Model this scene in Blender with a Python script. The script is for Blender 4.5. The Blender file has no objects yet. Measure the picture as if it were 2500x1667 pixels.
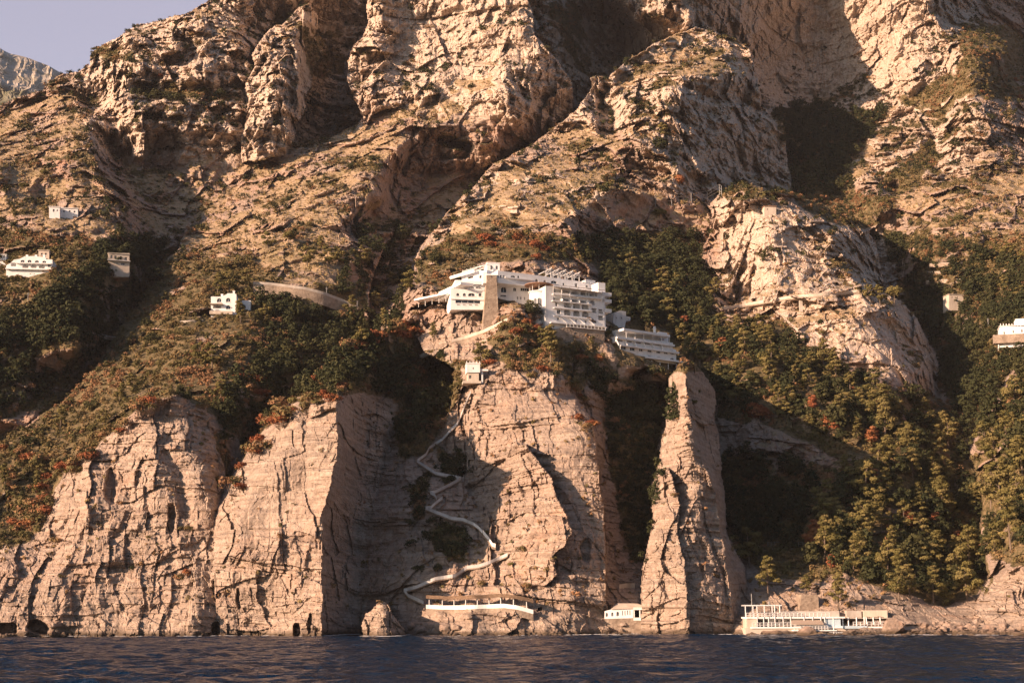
import bpy, bmesh, math, random, time
import numpy as np
from mathutils import Vector, Matrix
from mathutils.geometry import tessellate_polygon
T0 = time.time()
rnd = random.Random(7); rng = np.random.default_rng(11)
C = bpy.context.scene.collection
# ------------------------------------------------------------------ camera
W0, H0, FPX = 2500.0, 1667.0, 3434.0
CAM_H = 6.0
PITCH = math.radians(10.8); ROLL = math.radians(-0.22)
cam_d = bpy.data.cameras.new('camera'); cam = bpy.data.objects.new('camera', cam_d); C.objects.link(cam)
cam_d.sensor_width = 36; cam_d.lens = 36 * FPX / W0
cam_d.clip_start = 0.5; cam_d.clip_end = 12000
cam.location = (0, 0, CAM_H)
RM = (Matrix.Rotation(math.pi/2 + PITCH, 4, 'X') @ Matrix.Rotation(ROLL, 4, 'Z'))
cam.rotation_euler = RM.to_euler()
bpy.context.scene.camera = cam
R3 = np.array(RM.to_3x3())
def rays(px, py):
    """direction of a photograph pixel, scaled so that its y component is 1"""
    px = np.asarray(px, float); py = np.asarray(py, float)
    d = np.stack([(px - W0/2)/FPX, (H0/2 - py)/FPX, -np.ones_like(px)], -1) @ R3.T
    return d / d[..., 1:2]
def at(px, py, Y):
    d = rays(px, py); return Vector((d[0]*Y, Y, d[2]*Y + CAM_H))
def proj(p):
    """world -> photograph pixel"""
    v = np.array([p[0], p[1], p[2]-CAM_H]) @ R3
    return W0/2 + FPX*v[0]/-v[2], H0/2 - FPX*v[1]/-v[2]
# ------------------------------------------------------------------ noise
_tab = rng.random((64, 64, 64)).astype(np.float32)
def vn(x, y, z, seed=0):
    x = np.asarray(x, np.float32) + seed*17.31; y = np.asarray(y, np.float32) + seed*5.77; z = np.asarray(z, np.float32) + seed*11.13
    xi = np.floor(x); yi = np.floor(y); zi = np.floor(z)
    fx = x-xi; fy = y-yi; fz = z-zi
    fx = fx*fx*fx*(fx*(fx*6-15)+10); fy = fy*fy*fy*(fy*(fy*6-15)+10); fz = fz*fz*fz*(fz*(fz*6-15)+10)
    xi = xi.astype(np.int32) & 63; yi = yi.astype(np.int32) & 63; zi = zi.astype(np.int32) & 63
    x1 = (xi+1) & 63; y1 = (yi+1) & 63; z1 = (zi+1) & 63
    def L(a, b, t): return a + (b-a)*t
    c0 = L(L(_tab[xi, yi, zi], _tab[x1, yi, zi], fx), L(_tab[xi, y1, zi], _tab[x1, y1, zi], fx), fy)
    c1 = L(L(_tab[xi, yi, z1], _tab[x1, yi, z1], fx), L(_tab[xi, y1, z1], _tab[x1, y1, z1], fx), fy)
    return L(c0, c1, fz)*2-1
def fbm(x, y, z, o=4, seed=0, g=0.5):
    s = 0; a = 1; t = 0; c, sn = 0.8, 0.6
    for k in range(o):
        s = s + a*vn(x, y, z, seed+k); t += a; a *= g
        x, z = (x*c - z*sn)*2.03, (x*sn + z*c)*2.03; y = y*2.01
    return s/t
def ridged(x, y, z, o=3, seed=0):
    s = 0; a = 1; t = 0
    for k in range(o):
        s = s + a*(1-2*np.abs(vn(x, y, z, seed+k))); t += a; a *= .5
        x = x*2.03; y = y*2.01; z = z*2.02
    return s/t
def hash1(*k):
    h = np.zeros_like(np.asarray(k[0], np.int64)) + 1013
    for i, v in enumerate(k): h = (h*31 + np.asarray(v, np.int64)*(73856093 + 7*i)) & 0x7fffffff; h = (h ^ (h >> 13))*1274126177 & 0x7fffffff
    return ((h ^ (h >> 11)) % 100003)/100003.0
def cells(x, y, z, seed=0):
    """nearest jittered cell: (random value of the cell, second value) for blocky rock"""
    xi = np.floor(x); yi = np.floor(y); zi = np.floor(z)
    best = np.full(x.shape, 1e9, np.float32); val = np.zeros(x.shape, np.float32); sec = np.full(x.shape, 1e9, np.float32)
    for a in (-1, 0, 1):
        for b in (-1, 0, 1):
            for c in (-1, 0, 1):
                ci = (xi+a).astype(np.int32) & 63; cj = (yi+b).astype(np.int32) & 63; ck = (zi+c).astype(np.int32) & 63
                h = _tab[ci, cj, ck]; h2 = _tab[cj, ck, ci]; h3 = _tab[ck, ci, cj]
                d = (xi+a+h-x)**2 + (yi+b+h2-y)**2 + (zi+c+h3-z)**2
                m = d < best
                sec = np.where(m, best, np.minimum(sec, d)); best = np.where(m, d, best); val = np.where(m, _tab[ci, ck, cj], val)
    return val*2-1, np.sqrt(sec)-np.sqrt(best)
def facets(x, y, z, seed=0, tilt=1.0):
    """angular rock: every jittered cell is a plane of its own offset and tilt"""
    x = x + seed*7.3; z = z + seed*3.9
    xi = np.floor(x); yi = np.floor(y); zi = np.floor(z)
    best = np.full(x.shape, 1e9, np.float32); out = np.zeros(x.shape, np.float32)
    for a in (-1, 0, 1):
        for b in (-1, 0, 1):
            for c in (-1, 0, 1):
                ci = (xi+a).astype(np.int32) & 63; cj = (yi+b).astype(np.int32) & 63; ck = (zi+c).astype(np.int32) & 63
                dx = x-(xi+a+_tab[ci, cj, ck]); dy = y-(yi+b+_tab[cj, ck, ci]); dz = z-(zi+c+_tab[ck, ci, cj])
                d = dx*dx+dy*dy+dz*dz; m = d < best
                v = (_tab[ci, ck, cj]-.5) + tilt*(dx*(_tab[cj, ci, ck]*2-1) + dz*(_tab[ck, cj, ci]*2-1))
                best = np.where(m, d, best); out = np.where(m, v, out)
    return out
def poly_mask(X, Y, poly):
    ins = np.zeros(X.shape, bool); n = len(poly)
    for i in range(n):
        x1, y1 = poly[i][0], poly[i][1]; x2, y2 = poly[(i+1) % n][0], poly[(i+1) % n][1]
        if y1 == y2: continue
        ins ^= ((y1 > Y) != (y2 > Y)) & (X < (x2-x1)*(Y-y1)/(y2-y1)+x1)
    return ins
# ------------------------------------------------------------------ the land: one relief per rock mass, each at its own distance
# every polyline is (x, y, distance north of the camera in metres) read off the photograph
MASSES = {}
MASSES['mountain'] = dict(poly=None, L=[
 [(-200,300,660),(0,255,665),(100,215,672),(150,180,685),(215,160,690),(240,116,690),(309,75,700),(400,45,712),(484,15,714),(600,0,715),(760,-60,760)],
 [(-200,160,640),(0,160,660)],
 # left shoulder, lit
 [(-200,450,560),(0,400,580),(100,330,620)], [(-200,620,500),(0,600,515),(0,500,550)],
 [(170,250,650),(215,300,630),(228,350,608),(225,420,583),(262,480,562),(300,545,548)],
 [(100,480,560),(200,560,530),(250,600,525)], [(-100,700,480),(60,660,495),(150,690,480),(290,660,500)],
 [(-100,830,455),(60,820,460),(180,850,455)], [(-200,800,440),(0,760,470)],
 # valley floor
 [(270,340,668),(300,400,650),(330,450,625),(375,510,605),(390,570,585),(370,640,560),(330,710,535),(300,800,505),(200,900,475),(60,970,450),(0,1020,440),(-200,1060,430)],
 [(330,380,642),(420,385,643),(520,402,641),(600,395,648)], [(420,470,632),(500,460,630),(560,420,645)],
 # cliff C1
 [(215,165,688),(250,240,676),(215,240,686)], [(315,95,672),(318,200,655),(300,300,648),(300,340,646)],
 [(320,212,664),(450,212,668),(590,212,671)], [(320,250,650),(450,262,652),(590,272,655)],
 [(450,60,688),(450,200,667),(590,120,682)], [(340,345,640),(450,372,643),(590,372,647)], [(450,300,648),(590,300,652)],
 # chasm behind rib 2
 [(600,20,730),(660,60,745)], [(760,40,790),(790,150,785),(800,250,770),(790,330,745),(860,320,745)], [(870,40,800),(870,200,790)],
 # chasm left of the upper crest
 [(1340,-40,790),(1380,60,790),(1420,160,800),(1450,250,800),(1400,300,760)], [(1430,-40,850),(1480,60,860),(1520,120,860)], [(1470,-20,835),(1530,60,815)],
 [(1500,-10,770),(1550,50,760),(1620,60,745),(1680,50,735)], [(1500,-60,780),(1700,-60,730)], [(1585,110,765),(1640,70,745)], [(600,-400,880),(1900,-500,900),(2500,-500,980)],
 # amphitheatre wall
 [(1730,-60,760),(1760,60,770),(1830,120,815),(1860,250,815)], [(1860,-60,800),(1880,60,835),(1900,150,850),(1920,250,835)],
 [(2000,-60,850),(2000,80,858),(2010,240,845)], [(2120,-60,825),(2120,100,826),(2120,220,812)], [(2220,-60,785),(2230,80,785),(2240,180,775),(2170,235,800)],
 [(2000,262,820),(2100,270,800),(2180,260,790)], [(1930,300,780),(2000,340,760),(2050,400,725),(2060,460,695),(1950,460,690)], [(2120,330,755),(2200,330,745)],
 [(2100,420,700),(2180,450,690)], [(2190,380,720),(2260,300,745)],
 # right rib
 [(2280,20,790),(2300,120,775)], [(2310,190,765),(2290,260,755),(2290,330,735),(2285,410,700)],
 [(2372,125,742),(2368,180,730),(2375,260,712),(2380,320,700),(2330,370,690)], [(2450,120,790),(2455,200,770),(2470,240,745)], [(2440,320,705),(2520,370,700),(2700,370,690)],
 [(2400,-40,900),(2500,60,900),(2500,160,850),(2700,100,880)], [(2290,-60,800),(2350,40,830)],
 # slopes under the rib
 [(2120,470,660),(2200,430,668),(2300,405,690),(2380,385,690)], [(2150,520,640),(2300,450,655),(2380,430,655),(2500,450,650),(2700,450,640)],
 [(2130,560,660),(2200,545,640),(2300,520,625),(2400,540,615),(2500,520,620),(2700,520,610)], [(2260,600,600),(2400,620,585),(2500,640,565),(2700,640,560)],
 # dark right-hand valley
 [(2150,590,650),(2200,650,625),(2250,720,600),(2290,800,575),(2330,880,540),(2350,960,505),(2380,1060,470)],
 [(2400,690,580),(2500,700,545)], [(2400,790,545),(2430,830,525),(2500,840,512),(2700,840,500)], [(2450,900,505),(2480,950,480)], [(2700,1000,430),(2600,1000,440)],
 # dark valley left of the central spur
 [(1230,365,690),(1200,400,684),(1150,430,672),(1080,470,660),(1030,520,642),(980,580,616),(940,650,588),(920,720,560),(900,790,530),(900,850,500),(960,920,470),(1000,1000,432),(985,1100,405),(990,1200,388),(1000,1300,374),(990,1400,362),(990,1500,352),(990,1600,342)],
 [(1240,480,690),(1180,500,660)],
 # hollow behind the spires and the big wood, all hidden or dark
 [(1500,650,600),(1600,700,600),(1650,800,560),(1620,900,520)], [(1500,950,455),(1560,1000,445),(1620,950,470)], [(1500,1150,415),(1560,1250,400),(1520,1350,380),(1520,1430,362),(1530,1500,348),(1530,1600,338)],
 [(1900,560,640),(2000,540,640)], [(2150,1200,470),(2300,1200,460)], [(2000,1600,350),(2600,1600,350)], [(0,1600,400),(500,1600,400),(-200,1300,410)],
])
MASSES['rib'] = dict(poly=[(590,400),(592,345),(602,280),(606,245),(596,215),(622,165),(612,130),(640,90),(672,60),(690,62),(730,18),(756,12),(775,40),(772,80),(790,105),(785,140),(770,170),(760,215),(745,240),(752,270),(722,300),(722,345),(700,380)], L=[
 [(588,400,640),(592,330,645),(602,260,650),(600,215,656),(640,110,676),(700,60,690),(745,16,698)],
 [(752,14,692),(735,60,682),(715,110,673),(690,170,661),(680,200,652),(672,260,643),(680,300,640),(675,385,637)],
 [(775,90,722),(770,170,706),(755,215,692),(750,265,684),(722,330,668),(705,375,652)], [(640,160,664),(640,300,642),(640,390,636)]])
MASSES['slope'] = dict(poly=[(-600,1640),(-600,1250),(0,1085),(60,1040),(150,985),(200,930),(232,895),(272,830),(300,790),(330,758),(352,720),(385,680),(408,640),(436,600),(450,562),(478,530),(520,480),(560,425),(600,385),(660,362),(740,350),(800,338),(868,306),(885,290),(872,260),(856,225),(850,185),(846,150),(862,118),(885,92),(900,60),(896,30),(905,-10),(925,-300),(1000,-700),(1200,-700),(1240,-300),(1285,-10),(1300,40),(1308,90),(1330,118),(1362,150),(1392,200),(1400,240),(1396,285),(1380,310),(1345,335),(1300,352),(1278,345),(1262,372),(1200,405),(1100,445),(1000,520),(940,600),(900,700),(900,830),(800,960),(700,1060),(600,1180),(570,1260),(560,1640)], L=[
 # big pale cliff
 [(1010,-500,735),(1230,-500,705)], [(-600,1350,372),(-600,1560,352)],
 [(905,-100,704),(900,40,702),(862,120,694),(855,180,688),(885,280,676)], [(925,-60,696),(918,60,694),(905,150,688),(930,250,674)],
 [(945,-60,702),(955,60,698),(958,140,692),(975,200,682)], [(1010,-100,706),(1015,60,700),(1010,150,692),(1010,225,676)],
 [(1150,-100,696),(1150,60,686),(1140,160,676),(1100,215,670)], [(1240,-100,686),(1260,0,678),(1290,80,672),(1310,110,672)],
 [(1240,150,666),(1215,190,660)], [(1325,130,672),(1370,190,676),(1395,245,690),(1392,290,692)],
 [(1060,190,672),(1150,195,668),(1200,200,660)], [(1180,230,656),(1235,215,652),(1260,300,655)], [(1290,180,668),(1330,240,674),(1330,320,680)],
 # grassy slope G
 [(600,390,650),(740,355,655),(870,312,668),(1000,280,664),(1100,290,655),(1180,310,650),(1270,345,664)],
 [(478,535,608),(560,430,645)], [(450,565,590),(480,620,555)], [(650,450,625),(560,560,585),(520,600,565)], [(800,420,618),(700,540,572),(620,620,545)],
 [(900,350,645),(990,300,652),(1080,270,658)], [(1000,310,640),(990,345,636),(950,385,622),(938,430,608),(925,480,595),(860,520,580),(800,545,566)],
 [(1010,385,660),(960,430,645),(945,490,628),(880,540,610)], [(1010,400,662),(1100,410,662),(1190,400,668)], [(1040,325,648),(1100,345,658)], [(1150,330,650),(1220,372,660),(1265,372,672)],
 [(830,560,566),(880,620,550),(900,680,545)], [(700,640,528),(780,660,522),(850,690,530)], [(620,680,512),(740,700,508),(860,750,515)],
 # left spur with villa, down to cliff A
 [(436,605,560),(408,645,545),(385,685,532),(352,725,515),(330,760,504),(300,795,494),(272,835,484),(232,900,466),(200,935,456),(150,990,440),(60,1045,420),(0,1090,408),(-200,1130,395)],
 [(500,700,498),(515,770,480),(600,775,478),(640,740,492)], [(430,790,472),(400,860,450),(340,930,430),(260,1000,410)], [(520,830,455),(570,830,452),(590,870,440)],
 [(440,900,428),(520,940,415),(575,980,405)], [(120,1080,402),(0,1180,385),(-200,1250,378)],
 [(640,800,475),(660,860,458),(680,920,438),(650,1000,425),(600,1080,408),(565,1150,392),(550,1200,380)], [(800,760,510),(850,850,480),(800,930,450)],
 # cliff A face
 [(130,1205,378),(182,1130,384),(250,1082,388),(350,990,396),(440,968,398),(500,985,396),(515,1030,390)],
 [(140,1230,370),(200,1150,374),(270,1105,376),(360,1010,384),(440,985,386),(490,1000,384)],
 [(505,1060,378),(520,1120,372),(528,1210,365),(522,1300,358),(530,1400,350),(530,1560,344),(530,1640,340)],
 [(-200,1350,362),(0,1320,362),(100,1330,362)], [(-200,1460,350),(0,1450,348),(0,1560,344),(0,1640,340)], [(150,1300,364),(140,1400,354),(150,1560,346),(150,1640,342)],
 [(300,1180,368),(300,1300,360),(300,1420,352),(300,1560,346),(300,1640,342)], [(420,1150,368),(420,1300,361),(430,1420,354),(420,1560,346),(420,1640,342)]])
MASSES['headland'] = dict(poly=[(528,1640),(530,1560),(524,1400),(524,1300),(533,1215),(560,1165),(590,1115),(640,1040),(700,985),(760,930),(826,876),(828,960),(821,985),(823,1060),(820,1125),(805,1190),(787,1250),(783,1330),(786,1430),(785,1560),(785,1640)], L=[
 [(533,1220,372),(580,1135,382),(650,1035,394),(700,985,402),(760,930,412),(830,875,422),(900,840,430),(960,810,436),(1010,780,444)],
 [(545,1240,358),(600,1130,366),(660,1060,372),(720,1000,374),(800,985,372)], [(535,1300,354),(528,1400,346),(530,1560,340),(530,1640,336)],
 [(650,1200,352),(650,1350,345),(650,1560,337),(650,1640,333)],
 [(812,985,354),(815,1060,351),(815,1120,348),(800,1190,346),(783,1250,345),(778,1330,342),(778,1430,338),(776,1560,332),(776,1640,330)],
 ])
MASSES['cliff_b'] = dict(poly=[(528,1640),(530,1300),(545,1240),(572,1170),(600,1125),(640,1078),(662,1052),(700,1020),(730,1000),(765,984),(822,970),(824,1060),(822,1125),(807,1190),(789,1250),(785,1330),(788,1430),(787,1560),(787,1640)], L=[
 [(545,1250,357),(600,1135,359),(660,1060,360),(730,1008,356),(815,980,348)], [(540,1400,349),(530,1560,340),(530,1640,336)], [(600,1200,354),(700,1100,354),(650,1250,350),(650,1400,343),(650,1560,337),(650,1640,334)],
 [(735,1050,350),(742,1200,346),(720,1350,340)], [(815,1060,344),(815,1120,342),(790,1250,339),(780,1430,335),(778,1560,330),(778,1640,328)]])
MASSES['cliff_a'] = dict(poly=[(-600,1640),(-600,1340),(0,1320),(60,1335),(115,1290),(135,1205),(182,1130),(215,1112),(250,1075),(300,1040),(350,988),(395,975),(440,965),(470,985),(500,985),(512,1030),(520,1080),(545,1130),(552,1180),(540,1300),(532,1640)], L=[
 [(135,1212,374),(180,1138,376),(250,1085,377),(350,998,379),(440,972,380),(505,992,386)], [(225,1140,368),(235,1230,363)], [(290,1150,370),(300,1230,366)], [(-600,1400,368),(0,1345,362),(120,1310,364)], [(545,1150,376),(540,1300,362),(532,1400,352),(530,1640,338)],
 [(380,1080,369),(390,1200,361),(440,1190,364)], [(140,1400,352),(60,1440,350),(0,1470,346)], [(300,1380,354),(400,1340,354),(470,1400,348)], [(200,1480,347),(350,1480,347),(480,1500,342)], [(-600,1640,350),(0,1640,338),(150,1640,340),(300,1640,340),(420,1640,338)], [(0,1560,341),(150,1560,343),(300,1560,342),(450,1560,340)]])
MASSES['headland_wall'] = dict(poly=[(790,905),(830,868),(900,835),(960,805),(1000,780),(1040,740),(1120,700),(1120,1640),(778,1640),(780,1560),(781,1430),(778,1330),(783,1250),(800,1190),(816,1125),(818,985),(822,955),(822,890)], L=[
 [(795,905,410),(830,872,422),(900,838,434),(960,808,441),(1010,780,447)], [(825,960,368),(828,1100,360),(812,1200,354),(795,1300,351),(795,1450,346),(795,1560,340),(795,1640,338)],
 [(870,990,400),(875,1200,388),(870,1350,376),(868,1560,356)], [(930,950,428),(940,1050,412),(940,1200,398),(930,1350,384),(910,1560,364)], [(1000,880,448),(1010,980,438)], [(1000,1100,445),(1060,1300,445),(1100,1560,430)]])
MASSES['spur'] = dict(poly=[(900,1000),(905,850),(960,740),(1005,690),(1012,650),(1030,600),(1060,565),(1095,520),(1130,480),(1180,430),(1205,400),(1232,385),(1300,352),(1345,322),(1385,285),(1412,262),(1432,235),(1444,215),(1440,192),(1452,184),(1474,186),(1484,192),(1530,150),(1600,105),(1675,78),(1700,66),(1760,82),(1800,98),(1832,120),(1842,160),(1852,210),(1858,262),(1880,280),(1908,296),(1918,330),(1922,380),(1934,460),(1960,520),(1900,600),(1900,900),(1700,1200),(1500,1200)], L=[
 [(1484,190,668),(1530,155,676),(1600,108,690),(1675,82,700),(1760,84,706),(1832,122,708)], [(1452,190,655),(1442,210,652)],
 [(1500,225,658),(1560,190,662),(1640,170,664),(1760,150,676)], [(1590,210,650),(1650,195,646),(1760,190,660),(1830,180,690)],
 [(1500,240,664),(1500,320,640)], [(1520,230,648),(1530,310,628)], [(1600,235,640),(1625,215,634),(1640,300,622),(1640,370,612)],
 [(1460,230,662),(1490,320,640),(1450,310,630)], [(1680,235,648),(1720,300,646),(1780,260,668),(1740,370,640),(1700,440,620)], [(1760,230,670),(1850,260,704)],
 [(1820,330,672),(1800,440,656)], [(1870,300,692),(1905,310,706),(1918,400,700),(1930,460,688)], [(1640,400,600),(1650,470,592),(1760,470,626),(1900,480,670)],
 [(1430,245,650),(1385,290,638),(1340,330,624),(1280,362,612),(1232,390,602),(1180,435,588),(1130,485,572),(1095,525,560),(1060,570,540),(1030,605,524),(1012,655,500)],
 [(1440,360,608),(1560,345,606),(1580,400,594),(1560,450,584)], [(1590,360,604),(1660,380,610)], [(1350,420,588),(1480,470,574),(1560,480,572)], [(1240,480,560),(1330,500,552),(1400,520,550)],
 [(1150,560,532),(1250,580,522),(1330,580,522),(1390,560,530)], [(1090,630,505),(1200,640,492),(1300,640,490)],
 [(1420,520,560),(1450,580,556),(1430,640,520)], [(1500,510,572),(1600,505,582),(1700,500,592),(1740,520,600)], [(1520,560,572),(1640,570,580),(1720,590,580)],
 [(1500,660,530),(1600,680,535),(1720,720,535)], [(1470,740,490),(1560,760,500),(1650,800,500)], [(1650,900,480),(1720,900,470)],
 [(960,760,480),(1010,700,478),(1050,700,470)], [(930,830,468),(1000,820,455),(1050,780,452)], [(950,1000,470),(1100,1000,470)]])
MASSES['hotel_crag'] = dict(poly=[(1000,1640),(1020,1500),(1000,1400),(1010,1200),(1060,1080),(1100,1000),(1110,900),(1040,860),(1000,800),(1000,760),(1010,735),(1100,700),(1180,690),(1260,735),(1300,790),(1345,845),(1388,930),(1414,980),(1447,1040),(1458,1100),(1462,1180),(1474,1250),(1478,1350),(1480,1450),(1490,1560),(1490,1640)], L=[
 [(1010,740,465),(1100,720,458),(1200,720,452),(1300,735,450),(1400,780,450),(1500,830,452),(1620,870,458)],
 [(1010,800,450),(1060,760,445),(1110,760,443),(1180,770,442)], [(1050,850,440),(1100,870,430),(1120,900,424)], [(1180,850,432),(1200,800,434)],
 [(1210,800,424),(1250,780,424),(1290,830,420)], [(1200,850,416),(1260,860,414),(1330,860,420)], [(1150,910,408),(1180,940,402),(1250,960,398),(1330,940,402)],
 [(1400,870,434),(1480,880,446)], [(1400,960,420),(1440,940,440),(1500,900,452)],
 [(1345,850,416),(1380,930,404),(1405,980,396),(1440,1040,384),(1450,1100,376),(1452,1180,368),(1445,1250,360),(1450,1350,352),(1460,1450,344),(1465,1560,338),(1465,1640,334)],
 [(1150,1000,400),(1250,1030,388),(1350,1050,384)], [(1150,1100,396),(1230,1120,381),(1330,1130,374)], [(1200,1250,372),(1330,1250,364),(1400,1250,360)], [(1200,1350,360),(1330,1380,350)],
 [(1250,1450,342),(1250,1560,334),(1250,1640,330)], [(1400,1450,340),(1400,1560,333),(1400,1640,330)],
 [(1060,1100,416),(1080,1200,404),(1120,1300,390),(1120,1380,378)], [(1020,1250,402),(1030,1350,388),(1020,1430,374)], [(1080,1420,372),(1050,1480,356),(1060,1560,338),(1060,1640,334)], [(1150,1480,342),(1150,1560,334),(1150,1640,330)], [(1300,1470,340),(1180,1460,350)]])
MASSES['gorge_wall'] = dict(poly=[(1230,700),(1280,700),(1400,740),(1500,790),(1560,830),(1620,850),(1640,900),(1640,960),(1620,1300),(1570,1460),(1560,1640),(1480,1640),(1470,1450),(1468,1250),(1450,1100),(1380,930),(1340,845),(1290,790),(1250,735)], L=[
 [(1240,735,453),(1300,735,450),(1400,780,450),(1500,830,454),(1620,870,464)], [(1300,800,440),(1345,850,430),(1390,920,430),(1440,980,430),(1475,1060,424),(1478,1180,412),(1490,1300,392),(1500,1400,364),(1500,1560,348),(1500,1640,346)],
 [(1355,838,434),(1420,842,437),(1478,848,440),(1505,872,440),(1560,905,445),(1640,935,455)], [(1430,880,438),(1470,900,440),(1520,930,442),(1600,960,450)], [(1530,1000,476),(1545,1080,472),(1555,1200,458),(1560,1340,424)], [(1570,920,520),(1610,1000,520),(1600,1200,480),(1570,1340,430)], [(1545,1430,364),(1550,1560,350)]])
MASSES['crag_fin'] = dict(poly=[(1238,1110),(1262,1078),(1285,1085),(1312,1120),(1345,1168),(1365,1220),(1385,1262),(1395,1300),(1378,1335),(1352,1350),(1360,1400),(1330,1430),(1230,1430),(1190,1330),(1205,1230),(1225,1160)], L=[
 [(1262,1078,372),(1290,1110,368),(1335,1170,360),(1362,1225,354),(1388,1290,349),(1360,1345,344),(1350,1400,342)],
 [(1240,1110,378),(1205,1230,372),(1195,1330,364),(1230,1430,352)], [(1290,1250,358),(1290,1350,350)]])
MASSES['dome'] = dict(poly=[(1600,720),(1700,640),(1742,560),(1735,500),(1760,470),(1790,460),(1840,452),(1880,470),(1915,462),(1950,480),(1990,492),(2040,520),(2080,530),(2118,560),(2140,600),(2150,650),(2158,690),(2130,705),(2200,735),(2240,780),(2262,830),(2285,870),(2300,930),(2296,980),(2350,1040),(2420,1060),(2460,1100),(2500,1200),(2520,1640),(1500,1640),(1580,1500),(1640,1200),(1640,900),(1640,850),(1625,780)], L=[
 [(1740,500,568),(1790,465,566),(1840,458,562),(1915,468,566),(1990,495,572),(2060,530,574),(2118,565,580),(2145,620,580),(2156,690,572)],
 [(1745,560,566),(1780,600,556),(1760,680,548),(1790,740,540)], [(1820,500,550),(1870,560,536),(1860,640,524),(1880,700,514)], [(1960,530,552),(1980,600,538),(2000,680,520)],
 [(2040,580,545),(2060,640,534),(2060,690,520)], [(2090,600,556),(2110,660,548)],
 [(1770,760,524),(1850,750,514),(1930,737,508),(2010,724,505),(2120,712,504)], [(1770,772,520),(1930,750,504),(2010,738,501),(2120,728,501)],
 [(2180,735,516),(2225,775,528),(2262,840,532),(2290,900,530),(2300,970,520)], [(1880,800,492),(1900,830,486)], [(2000,800,484),(2040,880,472),(2100,930,465)], [(2100,770,488),(2170,860,476),(2210,920,472),(2220,980,466)], [(2150,800,492),(2240,900,492)],
 [(1620,740,520),(1700,740,515)], [(1680,800,498),(1760,810,492),(1840,850,478)], [(1660,900,480),(1760,900,462),(1850,900,458),(1930,940,450)], [(1700,1000,452),(1800,1000,440),(1900,1010,436),(2050,1010,438),(2200,1030,442)],
 [(1690,1060,445),(1800,1060,436),(1900,1080,428),(2000,1100,424),(2100,1090,425),(2250,1080,440)], [(2350,1050,470),(2420,1080,455)],
 [(1780,1120,430),(1900,1130,420),(1980,1130,418)], [(1760,1200,418),(1850,1200,412),(1930,1220,405)], [(1800,1280,404),(1900,1290,396),(1960,1320,388)], [(1830,1360,380),(1900,1370,374),(1960,1390,366)],
 [(2030,1180,402),(2130,1150,404),(2200,1120,412)], [(2000,1280,382),(2120,1250,382),(2220,1230,392),(2310,1230,412)], [(1990,1380,362),(2100,1380,358),(2200,1380,362),(2320,1370,380)],
 [(1830,1440,352),(1950,1440,348),(2080,1440,345),(2200,1450,346),(2330,1450,360)], [(1830,1500,338),(1950,1510,333),(2150,1510,330),(2330,1500,340),(2420,1480,345)],
 [(1830,1560,322),(2000,1565,318),(2250,1568,312),(2500,1570,308)], [(1830,1640,316),(2500,1640,300)], [(1600,1600,360),(1600,1300,420),(1640,1100,450)], [(2480,1250,420),(2500,1400,380)]])
MASSES['east_slope'] = dict(poly=[(3200,500),(2620,800),(2520,850),(2490,885),(2450,950),(2415,1010),(2385,1060),(2372,1105),(2385,1160),(2400,1230),(2392,1290),(2405,1350),(2412,1400),(2395,1450),(2375,1500),(2368,1560),(2360,1640),(3200,1640)], L=[
 [(2520,860,405),(2490,890,402),(2450,955,398),(2415,1015,394),(2380,1080,388),(2390,1200,378),(2395,1300,368),(2405,1400,352),(2370,1500,334),(2365,1560,322),(2360,1640,316)],
 [(2500,1000,380),(2480,1100,372),(2470,1250,356),(2470,1380,342),(2450,1480,330),(2440,1560,316),(2440,1640,310)], [(2700,1000,355),(2620,1200,340),(2600,1400,322),(2600,1560,306),(2600,1640,300)], [(2700,850,380)]])
MASSES['pinnacle'] = dict(poly=[(1545,1640),(1562,1560),(1566,1450),(1568,1380),(1580,1330),(1592,1270),(1588,1200),(1604,1150),(1612,1110),(1622,1060),(1630,1010),(1632,960),(1634,925),(1648,905),(1660,886),(1672,884),(1674,920),(1680,1000),(1696,1080),(1718,1130),(1746,1200),(1761,1300),(1782,1400),(1791,1560),(1796,1640)], L=[
 [(1634,925,364),(1632,1000,362),(1612,1110,360),(1590,1230,357),(1578,1340,352),(1566,1450,344),(1562,1560,338),(1555,1640,334)],
 [(1652,900,360),(1672,890,358)],
 [(1664,920,355),(1670,1000,353),(1680,1060,350),(1692,1120,347),(1700,1200,345),(1700,1300,341),(1690,1400,336),(1690,1560,330),(1690,1640,327)],
 [(1650,1150,352),(1640,1250,348),(1620,1380,341),(1620,1560,332),(1620,1640,328)],
 [(1672,930,354),(1740,1210,348),(1752,1300,346),(1765,1400,341),(1780,1560,335),(1780,1640,333)]])
MASSES['pinnacle_fin'] = dict(poly=[(1545,1640),(1562,1560),(1568,1380),(1580,1330),(1592,1270),(1600,1200),(1612,1150),(1630,1140),(1642,1165),(1655,1210),(1661,1260),(1652,1300),(1668,1360),(1675,1420),(1682,1500),(1685,1640)], L=[
 [(1612,1150,353),(1600,1200,352),(1580,1330,347),(1570,1400,344),(1562,1560,336),(1550,1640,333)], [(1640,1165,346),(1658,1260,341),(1655,1300,339),(1675,1420,333),(1682,1560,326),(1684,1640,324)], [(1625,1250,343),(1620,1400,336)]])
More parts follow.
